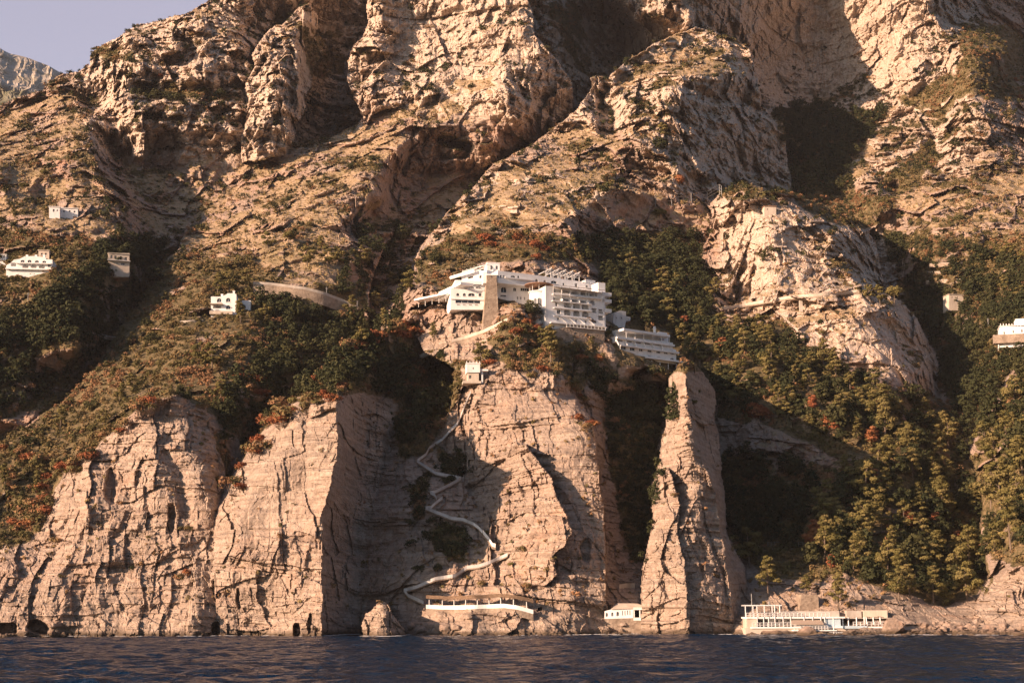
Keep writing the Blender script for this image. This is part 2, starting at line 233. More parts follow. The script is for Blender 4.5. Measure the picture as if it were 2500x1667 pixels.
MASSES['pinnacle_side'] = dict(poly=[(1668,884),(1680,884),(1700,892),(1716,910),(1730,930),(1742,955),(1750,985),(1744,1020),(1754,1060),(1758,1120),(1764,1180),(1772,1240),(1774,1300),(1795,1340),(1818,1380),(1826,1430),(1832,1500),(1836,1560),(1850,1640),(1790,1640),(1785,1560),(1776,1400),(1755,1300),(1740,1200),(1712,1130),(1690,1080),(1674,1000),(1668,920)], L=[
 [(1670,890,357),(1676,1000,356),(1695,1085,353),(1715,1135,350),(1745,1200,350),(1758,1300,348),(1780,1400,342),(1790,1560,336),(1790,1640,335)], [(1716,910,374),(1748,985,384),(1757,1120,378),(1768,1240,370),(1776,1300,366),(1820,1400,355),(1838,1560,344),(1845,1640,344)]])
MASSES['sea_stack'] = dict(poly=[(886,1640),(886,1552),(884,1525),(892,1500),(908,1488),(920,1472),(940,1470),(950,1480),(956,1500),(972,1515),(984,1535),(990,1552),(990,1640)], L=[
 [(886,1552,331),(890,1510,331),(908,1488,331)], [(935,1474,328),(945,1500,325),(950,1552,324),(950,1640,324)], [(956,1500,332),(990,1552,334)], [(910,1552,326),(915,1500,328)]])

STEP = 2.3
GX = np.concatenate([np.arange(-420, -44, 8.0), np.arange(-40, 2545, STEP), np.arange(2550, 2880, 8.0)]); GY = np.concatenate([np.arange(-640, -44, 9.0), np.arange(-36, 1612, STEP)])
NX, NY = len(GX), len(GY)
PX, PY = np.meshgrid(GX, GY)
def sample_line(l, step=28):
    out = [l[0]]
    for a, b in zip(l[:-1], l[1:]):
        n = max(1, int(math.hypot(b[0]-a[0], b[1]-a[1])/step))
        for k in range(1, n+1):
            t = k/n; out.append(tuple(a[i]+(b[i]-a[i])*t for i in range(3)))
    return out
def rbf(lines):
    P = {}
    for l in lines:
        for p in sample_line(l): P[(round(p[0]), round(p[1]))] = p
    P = np.array(list(P.values()))
    n = len(P); X = P[:, :2]/500.0
    # anisotropy: keep ridgelines crisp
    D = np.sqrt(((X[:, None]-X[None])**2).sum(-1) + 1e-5)
    A = np.zeros((n+3, n+3)); A[:n, :n] = -D - np.eye(n)*1e-3*0 ; A[:n, n] = 1; A[:n, n+1:] = X; A[n, :n] = 1; A[n+1:, :n] = X.T
    A[:n, :n] -= -np.eye(n)*0.004
    w = np.linalg.solve(A, np.concatenate([P[:, 2], np.zeros(3)]))
    return X, w
CS = 3   # coarse stride
def rbf_eval(model, x, y):
    X, w = model; sh = x.shape; q = np.stack([x.ravel(), y.ravel()], -1)/500.0
    out = np.empty(len(q))
    for i in range(0, len(q), 40000):
        Q = q[i:i+40000]; D = np.sqrt(((Q[:, None]-X[None])**2).sum(-1) + 1e-5)
        out[i:i+40000] = -D @ w[:len(X)] + w[len(X)] + Q @ w[len(X)+1:]
    return out.reshape(sh)
def upsample(c):
    yi = np.arange(NY)/CS; xi = np.arange(NX)/CS
    y0 = np.minimum(yi.astype(int), c.shape[0]-2); x0 = np.minimum(xi.astype(int), c.shape[1]-2)
    ty = (yi-y0)[:, None]; tx = (xi-x0)[None]
    a = c[y0][:, x0]; b = c[y0][:, x0+1]; d = c[y0+1][:, x0]; e = c[y0+1][:, x0+1]
    return (a*(1-tx)+b*tx)*(1-ty) + (d*(1-tx)+e*tx)*ty
cpx = np.concatenate([GX, GX[-1]+8*np.arange(1, 2*CS+1)])[::CS]; cpy = np.concatenate([GY, GY[-1]+STEP*np.arange(1, 2*CS+1)])[::CS]
CPX, CPY = np.meshgrid(cpx, cpy)
# ragged outlines: the lookup is bent by noise a few metres wide
wx = fbm(PX/38, PY/38, 0*PX+3.3, 4, 40, .6)*9; wy = fbm(PX/38, PY/38, 0*PX+8.1, 4, 50, .6)*9
SKY = [(-900,1700),(-900,560),(-200,300),(0,258),(47,236),(102,218),(113,202),(135,190),(149,178),(189,174),(215,160),(222,127),(240,116),(284,91),(309,75),(338,58),(367,55),(411,42),(458,29),(484,15),(509,0),(560,-60),(760,-500),(900,-700),(3000,-700),(3000,1700)]
DEPTH = np.full(PX.shape, 1e9); LAYER = np.zeros(PX.shape, np.int32)
names = list(MASSES)
for k, nme in enumerate(names):
    M = MASSES[nme]
    c = rbf_eval(rbf(M['L']), CPX, CPY)
    d = upsample(c)
    m = np.ones(PX.shape, bool) if M['poly'] is None else poly_mask(PX+wx*.8, PY+wy*.8, M['poly'])
    m &= d < DEPTH
    DEPTH = np.where(m, d, DEPTH); LAYER = np.where(m, k, LAYER)
LAND = poly_mask(PX+wx*.6, PY+wy*.6, SKY)
print('land base', round(time.time()-T0, 1))
# ------------------------------------------------------------------ zones (what grows or crops out where), then rock relief
_wx2 = wx*1.8 + fbm(PX/9, PY/9, 0*PX+1.7, 2, 140)*7; _wy2 = wy*1.8 + fbm(PX/9, PY/9, 0*PX+6.7, 2, 150)*7
def soft(poly_list, blur=2, warp=1.0):
    """union of photo polygons, softened, on the full grid"""
    X = PX[::CS, ::CS] + _wx2[::CS, ::CS]*warp; Y = PY[::CS, ::CS] + _wy2[::CS, ::CS]*warp
    m = np.zeros(X.shape)
    for p in poly_list: m = np.maximum(m, poly_mask(X, Y, p).astype(float))
    for _ in range(blur):
        q = np.pad(m, 1, mode='edge'); m = (q[:-2, 1:-1]+q[2:, 1:-1]+q[1:-1, :-2]+q[1:-1, 2:]+2*q[1:-1, 1:-1])/6
    q = np.pad(m, ((0, 2), (0, 2)), mode='edge'); return upsample(q)
Z_GRASS = soft([
 [(400,640),(450,560),(560,430),(610,380),(740,350),(870,300),(960,262),(1050,235),(1160,240),(1250,300),(1180,310),(1000,300),(985,350),(930,400),(920,490),(830,530),(900,700),(760,700),(560,660)],
 [(1500,200),(1560,130),(1690,75),(1830,110),(1830,190),(1640,180),(1540,225)], [(1100,520),(1200,440),(1350,350),(1430,280),(1460,330),(1560,350),(1480,430),(1420,500),(1300,560),(1100,600)],
 [(1420,500),(1560,470),(1740,490),(1720,560),(1500,540)], [(0,260),(170,230),(210,300),(220,420),(290,560),(200,600),(0,640),(-200,640),(-200,300)],
 [(2130,500),(2300,420),(2520,400),(2600,620),(2400,620),(2150,570)], [(880,440),(1000,430),(1150,430),(1120,500),(1000,560),(900,560)], [(1900,270),(2180,270),(2120,380),(2080,470),(1930,470)],
 [(300,380),(600,380),(560,440),(470,540),(340,600)], [(1050,200),(1200,185),(1220,230),(1080,240)]])
Z_SCRUB = soft([ [(1465,960),(1620,900),(1610,1200),(1570,1370),(1530,1340),(1495,1180)], [(1060,1100),(1120,1110),(1140,1160),(1090,1185)], [(1010,1195),(1050,1150),(1040,1230),(1000,1320)], [(1040,1275),(1150,1300),(1140,1380),(1060,1340)], [(960,1000),(1010,1020),(1010,1110),(975,1120)], [(1420,850),(1500,868),(1640,915),(1650,1000),(1560,1010),(1440,940)], [(1870,275),(2000,262),(2170,268),(2130,340),(2100,380),(2060,420),(2110,470),(1940,470),(1905,380)],  # gorge area comes first, its scrub floor also deepening the shade
 [(-200,1060),(60,1040),(160,980),(230,890),(330,750),(440,600),(520,640),(620,640),(700,690),(900,700),(900,840),(820,880),(700,980),(600,1100),(560,1180),(540,1190),(520,1020),(440,960),(350,985),(250,1078),(180,1125),(130,1195),(100,1300),(60,1330),(-200,1330)],
 [(-200,560),(100,560),(300,590),(420,580),(400,680),(330,780),(250,880),(150,990),(-200,1080)], [(620,1060),(700,970),(830,860),(1000,790),(1030,830),(1000,1000),(900,960),(820,968),(720,975),(640,1050)],
 [(920,870),(1120,870),(1130,960),(1050,1100),(1000,1100),(960,980)], [(1000,700),(1010,640),(1100,570),(1250,560),(1480,590),(1480,650),(1380,640),(1180,640),(1100,700)],
 [(1400,570),(1700,560),(1740,740),(1800,800),(1740,1000),(1500,900),(1480,720)], [(1640,900),(1760,800),(1900,780),(2100,930),(2280,960),(2400,1060),(2420,1280),(2420,1450),(2300,1480),(2060,1400),(1990,1420),(1860,1400),(1770,1300),(1760,1100),(1950,1140),(2050,1120),(1900,1050),(1760,1020)],
 [(2150,560),(2300,580),(2600,560),(2600,1000),(2400,1060),(2320,1000),(2280,850),(2200,720),(2170,640)], [(2370,1100),(2420,1000),(2500,880),(2700,850),(2700,1350),(2500,1390),(2430,1360)],
 [(2180,240),(2360,150),(2330,60),(2520,60),(2600,200),(2480,250),(2350,240),(2300,300)], [(1210,770),(1420,790),(1480,850),(1500,930),(1400,960),(1340,900),(1180,880)], [(2150,440),(2280,330),(2290,400),(2180,500)],
 [(1940,470),(2160,470),(2200,520),(2100,560),(1950,520)], [(720,60),(840,60),(850,180),(760,200)], [(1330,0),(1420,0),(1450,200),(1340,100)], [(330,200),(560,215),(600,240),(560,250),(330,235)],
 [(180,100),(330,110),(340,150),(200,140)]])
Z_STRATA = soft([[(-300,1700),(-300,1200),(120,1200),(250,1060),(450,950),(700,950),(900,830),(1100,780),(1340,830),(1600,860),(1800,900),(1850,1420),(2600,1400),(2600,1700)]], 6)
Z_STREAK = soft([[(-200,-200),(900,-200),(900,330),(600,400),(200,380),(180,150)], [(1000,640),(1180,430),(1300,380),(1500,480),(1300,560),(1100,640)], [(850,-200),(2380,-200),(2400,420),(1950,460),(1650,480),(1560,330),(1250,300),(900,260)], [(1740,470),(2160,560),(2300,900),(2280,980),(1900,800),(1760,720)]], 6)
Z_FOREST = soft([[(1560,690),(1660,730),(1760,790),(1900,810),(2050,900),(2200,970),(2350,1020),(2380,1100),(2260,1100),(2060,1070),(1900,1050),(1760,1010),(1700,950),(1640,860)],
 [(1990,1230),(2060,1160),(2200,1130),(2400,1100),(2420,1200),(2420,1430),(2350,1500),(2200,1480),(2060,1400),(1970,1400)], [(2380,1120),(2420,1010),(2500,880),(2700,820),(2700,1300),(2500,1370),(2430,1340)],
 [(900,750),(1000,640),(1040,700),(1010,760),(900,840)], [(880,560),(1000,560),(960,650),(900,760),(820,720)], [(1480,640),(1700,640),(1740,720),(1640,860),(1490,740)]])
X = rays(PX, PY)
WX = X[..., 0]*DEPTH; WY = DEPTH.copy(); WZ = X[..., 2]*DEPTH + CAM_H
f4 = lambda a: a.astype(np.float32)
wX, wY, wZ = f4(WX), f4(WY), f4(WZ)
Z_SMOOTH = soft([[(935,-60),(1290,-60),(1320,110),(1230,200),(1040,225),(940,180),(960,60)], [(1720,-60),(2270,-60),(2250,150),(2150,240),(1880,255),(1850,100)], [(1800,520),(1900,480),(1980,600),(1960,720),(1850,720)], [(1950,790),(2150,770),(2260,860),(2200,930),(2000,880)],
 [(560,1180),(650,1080),(800,1000),(805,1180),(770,1300),(600,1300)], [(1200,950),(1400,960),(1450,1100),(1440,1350),(1340,1100)]], 5)
veg = np.clip(np.maximum(Z_SCRUB, Z_GRASS), 0, 1)
rock = 1-veg
def smooth(c, n):
    for _ in range(n):
        q = np.pad(c, 1, mode='edge'); c = (q[:-2, 1:-1]+q[2:, 1:-1]+q[1:-1, :-2]+q[1:-1, 2:]+q[1:-1, 1:-1])/5
    return c
wob = fbm(wX/26, wY/26, wZ/26, 4, 1)
patch0 = fbm(wX/16+wZ/20, wY/16, wZ/9-wX/20, 4, 82)
UPPER = np.clip(1-Z_STRATA, 0, 1)
dis = wob*4.0
# creases and buttresses: angular ridges running up the faces, with narrow clefts between
big = ridged(wX/44 + wob*.8, wY/70, wZ/62, 2, 5)
rb = ridged(wX/19 + wob*1.3, wY/34, wZ/44, 3, 6); rb2 = ridged(wX/7 + wob*2.5, wY/13, wZ/19, 3, 9)
dis -= big*(5.0*UPPER+1.5)*(.6+.4*rock) + rb*(2.4 + 1.4*rock)*(1-.45*Z_STRATA) + rb2*(.5+.4*rock)*(1-.8*Z_STRATA)
cr = 1-np.abs(vn(wX/15 + wob*1.5, wY/60, wZ/75, 23))*6; dis += np.clip(cr, 0, 1)*2.6*rock*UPPER*np.clip(vn(wX/30, wY/30, wZ/30, 24)*2+.3, 0, 1)
# knobbly outcrops
dis -= fbm(wX/9, wY/9, wZ/6, 3, 14, .55)*(1.0+1.2*Z_GRASS)
# ledges: stretches of steeper wall ending in a step back
zt = wZ + wob*5 + vn(wX/70, wY/70, wZ/70, 31)*9 - wX*.06
for per, amp in ((21, 6.0), (8.3, 2.6)):
    fr = zt/per - np.floor(zt/per); prs = np.clip(vn(wX/34, wY/34, np.floor(zt/per)*3.7, 37)*1.5+.75, 0, 1)
    dis -= (fr - np.clip((fr-.84)/.16, 0, 1))*amp*prs*UPPER*(.15+.85*rock)
# bedding planes, dipping a little, with joints between blocks
dip = wZ + wX*0.10 + wY*.05 + fbm(wX/60, wY/60, wZ/60, 2, 20)*4.5 + vn(wX/7, wY/7, wZ/7, 19)*.35
def beds(t, wX, seed, wid):
    k = np.floor(dip/t + seed*3.1); fr = dip/t + seed*3.1-k
    col = np.floor(wX/wid + hash1(k, seed)*7 + k*.37)
    a = hash1(k, 11+seed)-.5; b = hash1(k, col, 5+seed)-.5
    return a*.9 + b*.8, fr
xj = wX + vn(wX/9, wY/9, wZ/12, 61)*2.2 + vn(wX/3, wY/3, wZ/3, 62)*.5
xk = xj + (wZ*.16)
def slabs(h, wid, seed):
    k = np.floor((dip+vn(wX/12, wY/12, wZ/12, seed)*3)/h); c = xk/wid + hash1(k, seed)*9; ci = np.floor(c); fr = c-ci
    v = hash1(k, ci, seed+3)-.5; v = np.sign(v)*np.abs(v)**.8; tilt = (hash1(k, ci, seed+7)-.45)*1.0
    return v + (fr-.5)*tilt
b1, fr1 = beds(6.5, xj, 1, 16); b2, fr2 = beds(2.3, xj, 2, 6.5); b3, fr3 = beds(1.0, xj, 3, 3.2)
pres = np.clip(fbm(wX/30, wY/30, wZ/14, 3, 33)*1.6+.65, .15, 1)
Sx = (Z_STRATA*.95+.42*UPPER)*rock + .22*Z_GRASS + .2*Z_SCRUB
b0, fr0 = beds(13, xj+wob*4, 4, 24); dis -= b0*4.2*UPPER*(rock+.15*veg)
dis -= (slabs(26, 13, 71)*2.6 + slabs(11, 6, 72)*2.0 + slabs(5, 3.2, 73)*1.1)*(Z_STRATA*.85+.25)*rock
dis -= (b1*1.5 + b2*1.6*pres + b3*1.05*pres)*Sx + (fr2-.5)*.6*Sx
qx, qz = wX + fbm(wX/8, wY/8, wZ/8, 2, 200)*1.1, wZ + fbm(wX/8, wY/8, wZ/8, 2, 210)*1.1
fa = facets(qx/17, wY/26, qz/24, 1, 1.0); fb = facets(qx/7.5, wY/12, qz/10, 2, 1.1); fc = facets(qx/3.2, wY/5, qz/3.8, 3, 1.2); fd = facets(qx/1.5, wY/2.5, qz/1.6, 4, 1.0)
og = np.clip(patch0*3+.25, 0, 1)
dis -= fa*6.0*(rock*(1-.75*Z_STRATA)+.5*veg) + fb*3.3*(rock*(1-.75*Z_STRATA)+veg*(.25+.5*og))*(1-.35*Z_STRATA) + fc*1.7*(rock*(1-.66*Z_STRATA)+veg*.75*og) + fd*.7*(rock*(1-.5*Z_STRATA)+.6*veg*og)
dis -= fbm(wX/1.6, wY/1.6, wZ/1.6, 2, 70)*.15
# shallow caves and clefts seen in the photograph
def dent(cx, cy, rx, ry, depth, rot=0):
    c, s = math.cos(rot), math.sin(rot); u = (PX-cx+wx*.9+wy*.4); v = (PY-cy+wy*.9-wx*.5)
    a = np.abs(u*c+v*s)/rx; b = np.abs(-u*s+v*c)/ry; r = (a**3.5+b**3.5)**(1/3.5)
    return depth*np.clip((1.12-r)/.22, 0, 1)
for a in [(1110,352,50,12,7,.25), (20,1536,20,13,7), (92,1530,24,15,7,.25), (527,1532,10,16,6), (724,1538,9,17,6), (757,1520,5,20,4),
          (1482,462,5,6,5), (1507,460,5,5,5), (582,1462,4,26,3), (1316,1487,5,4,5), (273,1185,14,42,3,.15), (417,1262,9,36,3), (1480,285,22,38,5), (1850,612,50,8,4,.5), (1310,690,20,10,4), (1430,1345,12,26,3), (1105,368,46,20,5)]:
    dis += dent(*a)
macro = wob*4 - big*(5.0*UPPER+1.5)*.6
dis = np.where(Z_SMOOTH > 0, dis*(1-Z_SMOOTH*.55) + macro*Z_SMOOTH*.3, dis)
WY2 = DEPTH + dis*np.clip(DEPTH/420, .8, 1.45)
WX = X[..., 0]*WY2; WZ = X[..., 2]*WY2 + CAM_H; WY = WY2
print('relief', round(time.time()-T0, 1))
# macro slope for the grass mask
def up_component(sx, sy, sz):
    ax, ay, az = np.gradient(sx, axis=1), np.gradient(sy, axis=1), np.gradient(sz, axis=1)
    bx, by, bz = np.gradient(sx, axis=0), np.gradient(sy, axis=0), np.gradient(sz, axis=0)
    nx, ny, nz = ay*bz-az*by, az*bx-ax*bz, ax*by-ay*bx
    l = np.sqrt(nx*nx+ny*ny+nz*nz)+1e-9; return nz/l*-np.sign(ny+1e-12)
sm = [smooth(a, 4) for a in (WX, WY, WZ)]
UP = up_component(*sm); UP = np.where(np.isfinite(UP), UP, 0)
patch = fbm(wX/14, wY/14, wZ/9, 4, 80)
GR = np.clip((UP-.33+patch*.3)*3.2, 0, 1)*np.clip(Z_GRASS*1.1-np.clip(patch0*3.2+.15, 0, .95), 0, 1) + np.clip((UP-.62+patch*.3)*3, 0, 1)*.8*rock*UPPER
GR = np.clip(GR, 0, 1)
SC = np.clip(Z_SCRUB*1.35 + patch*.8-.38 + (UP-.42)*.6 - np.clip(patch0*2-.35, 0, .5), 0, 1)*(Z_SCRUB > .05)
SC = np.maximum(SC, np.clip((UP-.55+patch*.5)*3, 0, 1)*UPPER*(PY < 1000)*.75*np.clip(patch0*4+.2, 0, 1))
notpin = ~np.isin(LAYER, [names.index(q) for q in ('pinnacle', 'pinnacle_side', 'pinnacle_fin')]); SC = np.where(notpin, SC, np.clip((915-PY)/12, 0, 1)*.8); GR = np.where(notpin, GR, 0)
SC = SC*(LAYER != names.index('sea_stack')); face = np.isin(LAYER, [names.index('cliff_a'), names.index('cliff_b')]); SC = np.where(face, SC*.25, SC); GR = np.where(face, GR*.5, GR)
FO = np.clip(Z_FOREST*1.5-.2, 0, 1)*notpin
print('zones', round(time.time()-T0, 1))
# ------------------------------------------------------------------ node helpers and materials
class NT:
    def __init__(s, name):
        s.m = bpy.data.materials.new(name); s.m.use_nodes = True; s.t = s.m.node_tree; s.t.nodes.clear()
        s.out = s.n('ShaderNodeOutputMaterial'); s.b = s.n('ShaderNodeBsdfPrincipled'); s.l(s.b.outputs[0], s.out.inputs[0])
        s.b.inputs['Roughness'].default_value = .9; s.b.inputs['Specular IOR Level'].default_value = .2
    def n(s, k, **kw):
        n = s.t.nodes.new(k)
        for a, b in kw.items(): setattr(n, a, b)
        return n
    def l(s, a, b): s.t.links.new(a, b)
    def coord(s, scale=(1, 1, 1), obj=False):
        if obj: src = s.n('ShaderNodeTexCoord').outputs['Object']
        else: src = s.n('ShaderNodeNewGeometry').outputs['Position']
        m = s.n('ShaderNodeMapping'); m.inputs['Scale'].default_value = scale; s.l(src, m.inputs[0]); return m.outputs[0]
    def noise(s, vec, scale, detail=4, rough=.55, dist=0):
        n = s.n('ShaderNodeTexNoise'); n.inputs['Scale'].default_value = scale; n.inputs['Detail'].default_value = detail
        n.inputs['Roughness'].default_value = rough; n.inputs['Distortion'].default_value = dist; s.l(vec, n.inputs['Vector']); return n.outputs['Fac']
    def ramp(s, fac, stops):
        r = s.n('ShaderNodeValToRGB'); e = r.color_ramp.elements
        while len(e) < len(stops): e.new(.5)
        for i, (p, c) in enumerate(stops): e[i].position = p; e[i].color = (*c, 1) if len(c) == 3 else c
        s.l(fac, r.inputs[0]); return r.outputs[0]
    def mix(s, f, a, b, mode='MIX'):
        m = s.n('ShaderNodeMix', data_type='RGBA', blend_type=mode)
        for i, v in ((0, f), (6, a), (7, b)):
            if isinstance(v, (int, float)): m.inputs[i].default_value = v
            elif isinstance(v, tuple): m.inputs[i].default_value = (*v, 1)
            else: s.l(v, m.inputs[i])
        return m.outputs[2]
    def math(s, op, a, b=0.0, c=0.0):
        m = s.n('ShaderNodeMath', operation=op)
        for i, v in enumerate((a, b, c)):
            if isinstance(v, (int, float)): m.inputs[i].default_value = v
            else: s.l(v, m.inputs[i])
        return m.outputs[0]
    def attr(s, name): return s.n('ShaderNodeAttribute', attribute_name=name).outputs['Fac']
    def bump(s, h, strength=.5, dist=.2):
        b = s.n('ShaderNodeBump'); b.inputs['Strength'].default_value = strength; b.inputs['Distance'].default_value = dist
        s.l(h, b.inputs['Height']); s.l(b.outputs[0], s.b.inputs['Normal'])
    def col(s, c):
        if isinstance(c, tuple): s.b.inputs['Base Color'].default_value = (*c, 1)
        else: s.l(c, s.b.inputs['Base Color'])
def rock_material():
    t = NT('limestone')
    P = t.coord()
    big = t.noise(P, .035, 5, .6); mid = t.noise(P, .22, 6, .65); fine = t.noise(P, 1.3, 5, .7)
    strk = t.noise(t.coord((.55, .3, .035)), 1, 5, .62, .4)          # rain streaks down the high faces
    beds_ = t.noise(t.coord((.06, .06, 1.1)), 1, 5, .6, .3)          # bedding colour
    grey = t.ramp(mid, [(.26, (.19, .15, .125)), (.5, (.345, .27, .22)), (.74, (.44, .36, .30))])
    warm = t.ramp(big, [(.35, (.38, .29, .23)), (.52, (.42, .295, .22)), (.68, (.44, .26, .18))])
    c = t.mix(.5, grey, warm); c = t.mix(t.ramp(t.noise(t.coord((.8, .5, .10)), 1, 6, .7, .6), [(.50, (0, 0, 0)), (.66, (.55, .55, .55))]), c, (.20, .175, .165)); c = t.mix(t.ramp(t.noise(P, .09, 5, .65, .8), [(.56, (0, 0, 0)), (.68, (.6, .6, .6))]), c, (.43, .22, .13))
    st = t.ramp(strk, [(.32, (.34, .28, .24)), (.44, (.56, .45, .35)), (.56, (.68, .58, .49)), (.70, (.52, .32, .19))])
    c = t.mix(t.math('MULTIPLY', t.attr('streak'), .72), c, st)
    bd = t.ramp(beds_, [(.35, (.25, .20, .16)), (.5, (.43, .335, .26)), (.66, (.52, .43, .345))])
    c = t.mix(t.math('MULTIPLY', t.attr('strata'), .55), c, bd)
    spots = t.ramp(t.noise(P, .8, 6, .75), [(.40, (.5, .47, .43)), (.56, (1, 1, 1))])
    c = t.mix(.6, c, spots, 'MULTIPLY')
    # dark wet band and pale salt bleaching by the sea
    z = t.n('ShaderNodeSeparateXYZ'); t.l(P, z.inputs[0]); zz = t.math('ADD', z.outputs[2], t.math('MULTIPLY', mid, 2.0))
    c = t.mix(t.ramp(t.math('MULTIPLY', zz, .1), [(.17, (1, 1, 1)), (.27, (0, 0, 0))]), c, (.11, .08, .055))
    # soil / grass / scrub floor
    gn = t.noise(t.coord((1, 1, 2.2)), .5, 6, .7)
    gcol = t.ramp(gn, [(.28, (.16, .12, .06)), (.42, (.30, .215, .125)), (.58, (.41, .30, .20)), (.75, (.46, .36, .27))])
    gcol = t.mix(t.ramp(t.noise(P, .06, 4, .6), [(.52, (0, 0, 0)), (.74, (.8, .8, .8))]), gcol, t.mix(fine, (.14, .12, .05), (.27, .205, .095)))
    scol = t.ramp(t.noise(P, .7, 6, .7), [(.32, (.035, .036, .016)), (.46, (.11, .088, .042)), (.6, (.21, .15, .08)), (.75, (.32, .24, .16))])
    def th(a, w): return t.ramp(t.math('ADD', a, t.math('MULTIPLY', t.math('SUBTRACT', fine, .5), w)), [(.38, (0, 0, 0)), (.6, (1, 1, 1))])
    c = t.mix(th(t.attr('grass'), 1.3), c, gcol)
    c = t.mix(th(t.attr('scrub'), 1.0), c, scol)
    t.col(c)
    h = t.math('ADD', t.math('MULTIPLY', mid, 1.0), t.math('MULTIPLY', fine, .55)); h = t.math('ADD', h, t.math('MULTIPLY', beds_, .8))
    t.bump(h, .75, 1.1)
    return t.m
M_ROCK = rock_material()
# ------------------------------------------------------------------ build the land meshes
def grid_mesh(name, sel, mat):
    """faces whose first corner satisfies sel"""
    idx = np.arange(NX*NY).reshape(NY, NX)
    fm = sel[:-1, :-1] & LAND[:-1, :-1] & LAND[1:, :-1] & LAND[:-1, 1:] & LAND[1:, 1:]
    a = idx[:-1, :-1][fm]; b = idx[1:, :-1][fm]; c = idx[1:, 1:][fm]; d = idx[:-1, 1:][fm]
    F = np.stack([a, b, c, d], -1); used = np.unique(F); rem = np.full(NX*NY, -1, np.int64); rem[used] = np.arange(len(used)); F = rem[F]
    me = bpy.data.meshes.new(name); V = np.stack([WX.ravel()[used], WY.ravel()[used], WZ.ravel()[used]], -1).astype(np.float32)
    me.vertices.add(len(V)); me.vertices.foreach_set('co', V.ravel())
    me.loops.add(F.size); me.loops.foreach_set('vertex_index', F.ravel().astype(np.int32))
    me.polygons.add(len(F)); me.polygons.foreach_set('loop_start', np.arange(0, F.size, 4, dtype=np.int32))
    me.update(calc_edges=True)
    for an, arr in (('grass', GR), ('scrub', SC), ('strata', Z_STRATA), ('streak', Z_STREAK)):
        at_ = me.attributes.new(an, 'FLOAT', 'POINT'); at_.data.foreach_set('value', arr.ravel()[used].astype(np.float32))
    me.polygons.foreach_set('use_smooth', np.zeros(len(F), bool))
    me.materials.append(mat)
    o = bpy.data.objects.new(name, me); C.objects.link(o); o['kind'] = 'structure'; return o
def L_(*n): return np.isin(LAYER, [names.index(q) for q in n])
grid_mesh('mountain', L_('mountain', 'rib', 'spur', 'slope') & (PY < 1000-0*PX) & ~(L_('slope') & (PY > 960)), M_ROCK)
grid_mesh('terrain', L_('dome', 'east_slope') | (L_('mountain', 'rib', 'spur') & (PY >= 1000)), M_ROCK)
grid_mesh('cliff', L_('cliff_a', 'cliff_b', 'headland', 'headland_wall', 'hotel_crag', 'gorge_wall', 'crag_fin') | (L_('slope') & (PY > 960)), M_ROCK)
grid_mesh('rock_pinnacle', L_('pinnacle', 'pinnacle_fin', 'pinnacle_side'), M_ROCK)
grid_mesh('sea_stack', L_('sea_stack'), M_ROCK)
print('land', round(time.time()-T0, 1))
# ------------------------------------------------------------------ plants
def leaf_mat(name, stops, rough=.85):
    t = NT(name); oi = t.n('ShaderNodeObjectInfo').outputs['Random']; a = t.attr('tint')
    P = t.coord(); f = t.noise(P, .9, 3, .7)
    v = t.math('ADD', t.math('MULTIPLY', t.math('FRACT', t.math('ADD', a, oi)), .62), t.math('MULTIPLY', f, .38))
    t.col(t.ramp(v, stops)); t.b.inputs['Roughness'].default_value = rough; t.b.inputs['Specular IOR Level'].default_value = .12
    return t.m
M_PINE = leaf_mat('pine_needles', [(.1, (.070, .066, .022)), (.4, (.135, .115, .038)), (.7, (.18, .145, .055)), (.95, (.235, .18, .075))])
M_OAK = leaf_mat('evergreen_leaves', [(.1, (.024, .030, .013)), (.5, (.042, .046, .019)), (.9, (.075, .068, .027))])
M_SCRUB = leaf_mat('scrub_leaves', [(.08, (.045, .050, .018)), (.35, (.13, .108, .042)), (.55, (.22, .15, .07)), (.75, (.26, .135, .07)), (.95, (.32, .23, .12))])
M_RED = leaf_mat('autumn_leaves', [(.1, (.16, .050, .022)), (.5, (.25, .085, .040)), (.9, (.30, .15, .06))])
M_DRY = leaf_mat('dry_grass', [(.1, (.17, .13, .05)), (.5, (.30, .22, .10)), (.9, (.40, .31, .17))])
t = NT('bark'); t.col(t.ramp(t.noise(t.coord((3, 3, 1)), 1, 4, .6), [(.3, (.09, .065, .045)), (.7, (.22, .17, .13))])); M_BARK = t.m
def leaf_cloud(blobs, n, size, seed, spread=.35):
    r = np.random.default_rng(seed); B = np.array(blobs, float)
    w = (B[:, 3]*B[:, 4]+B[:, 3]*B[:, 5]); k = r.choice(len(B), n, p=w/w.sum())
    d = r.normal(size=(n, 3)); d[:, 2] = np.where(r.random(n) < .72, np.abs(d[:, 2]), d[:, 2]); d /= np.linalg.norm(d, axis=1)[:, None]
    rad = r.uniform(.62, 1.06, n)[:, None]
    p = B[k, :3] + d*B[k, 3:6]*rad
    nrm = d + r.normal(size=(n, 3))*spread; nrm /= np.linalg.norm(nrm, axis=1)[:, None]
    up = r.normal(size=(n, 3)); u = np.cross(nrm, up); u /= np.linalg.norm(u, axis=1)[:, None]; v = np.cross(nrm, u)
    s = size*r.uniform(.6, 1.35, n)[:, None]; asp = r.uniform(.6, 1.1, n)[:, None]
    V = np.stack([p - u*s*.6 - v*s*.35*asp, p + u*s*.6 - v*s*.3*asp, p + v*s*.65*asp], 1)
    return V.reshape(-1, 3), np.repeat(r.random(len(B))[k]*.55 + r.random(n)*.25, 3)
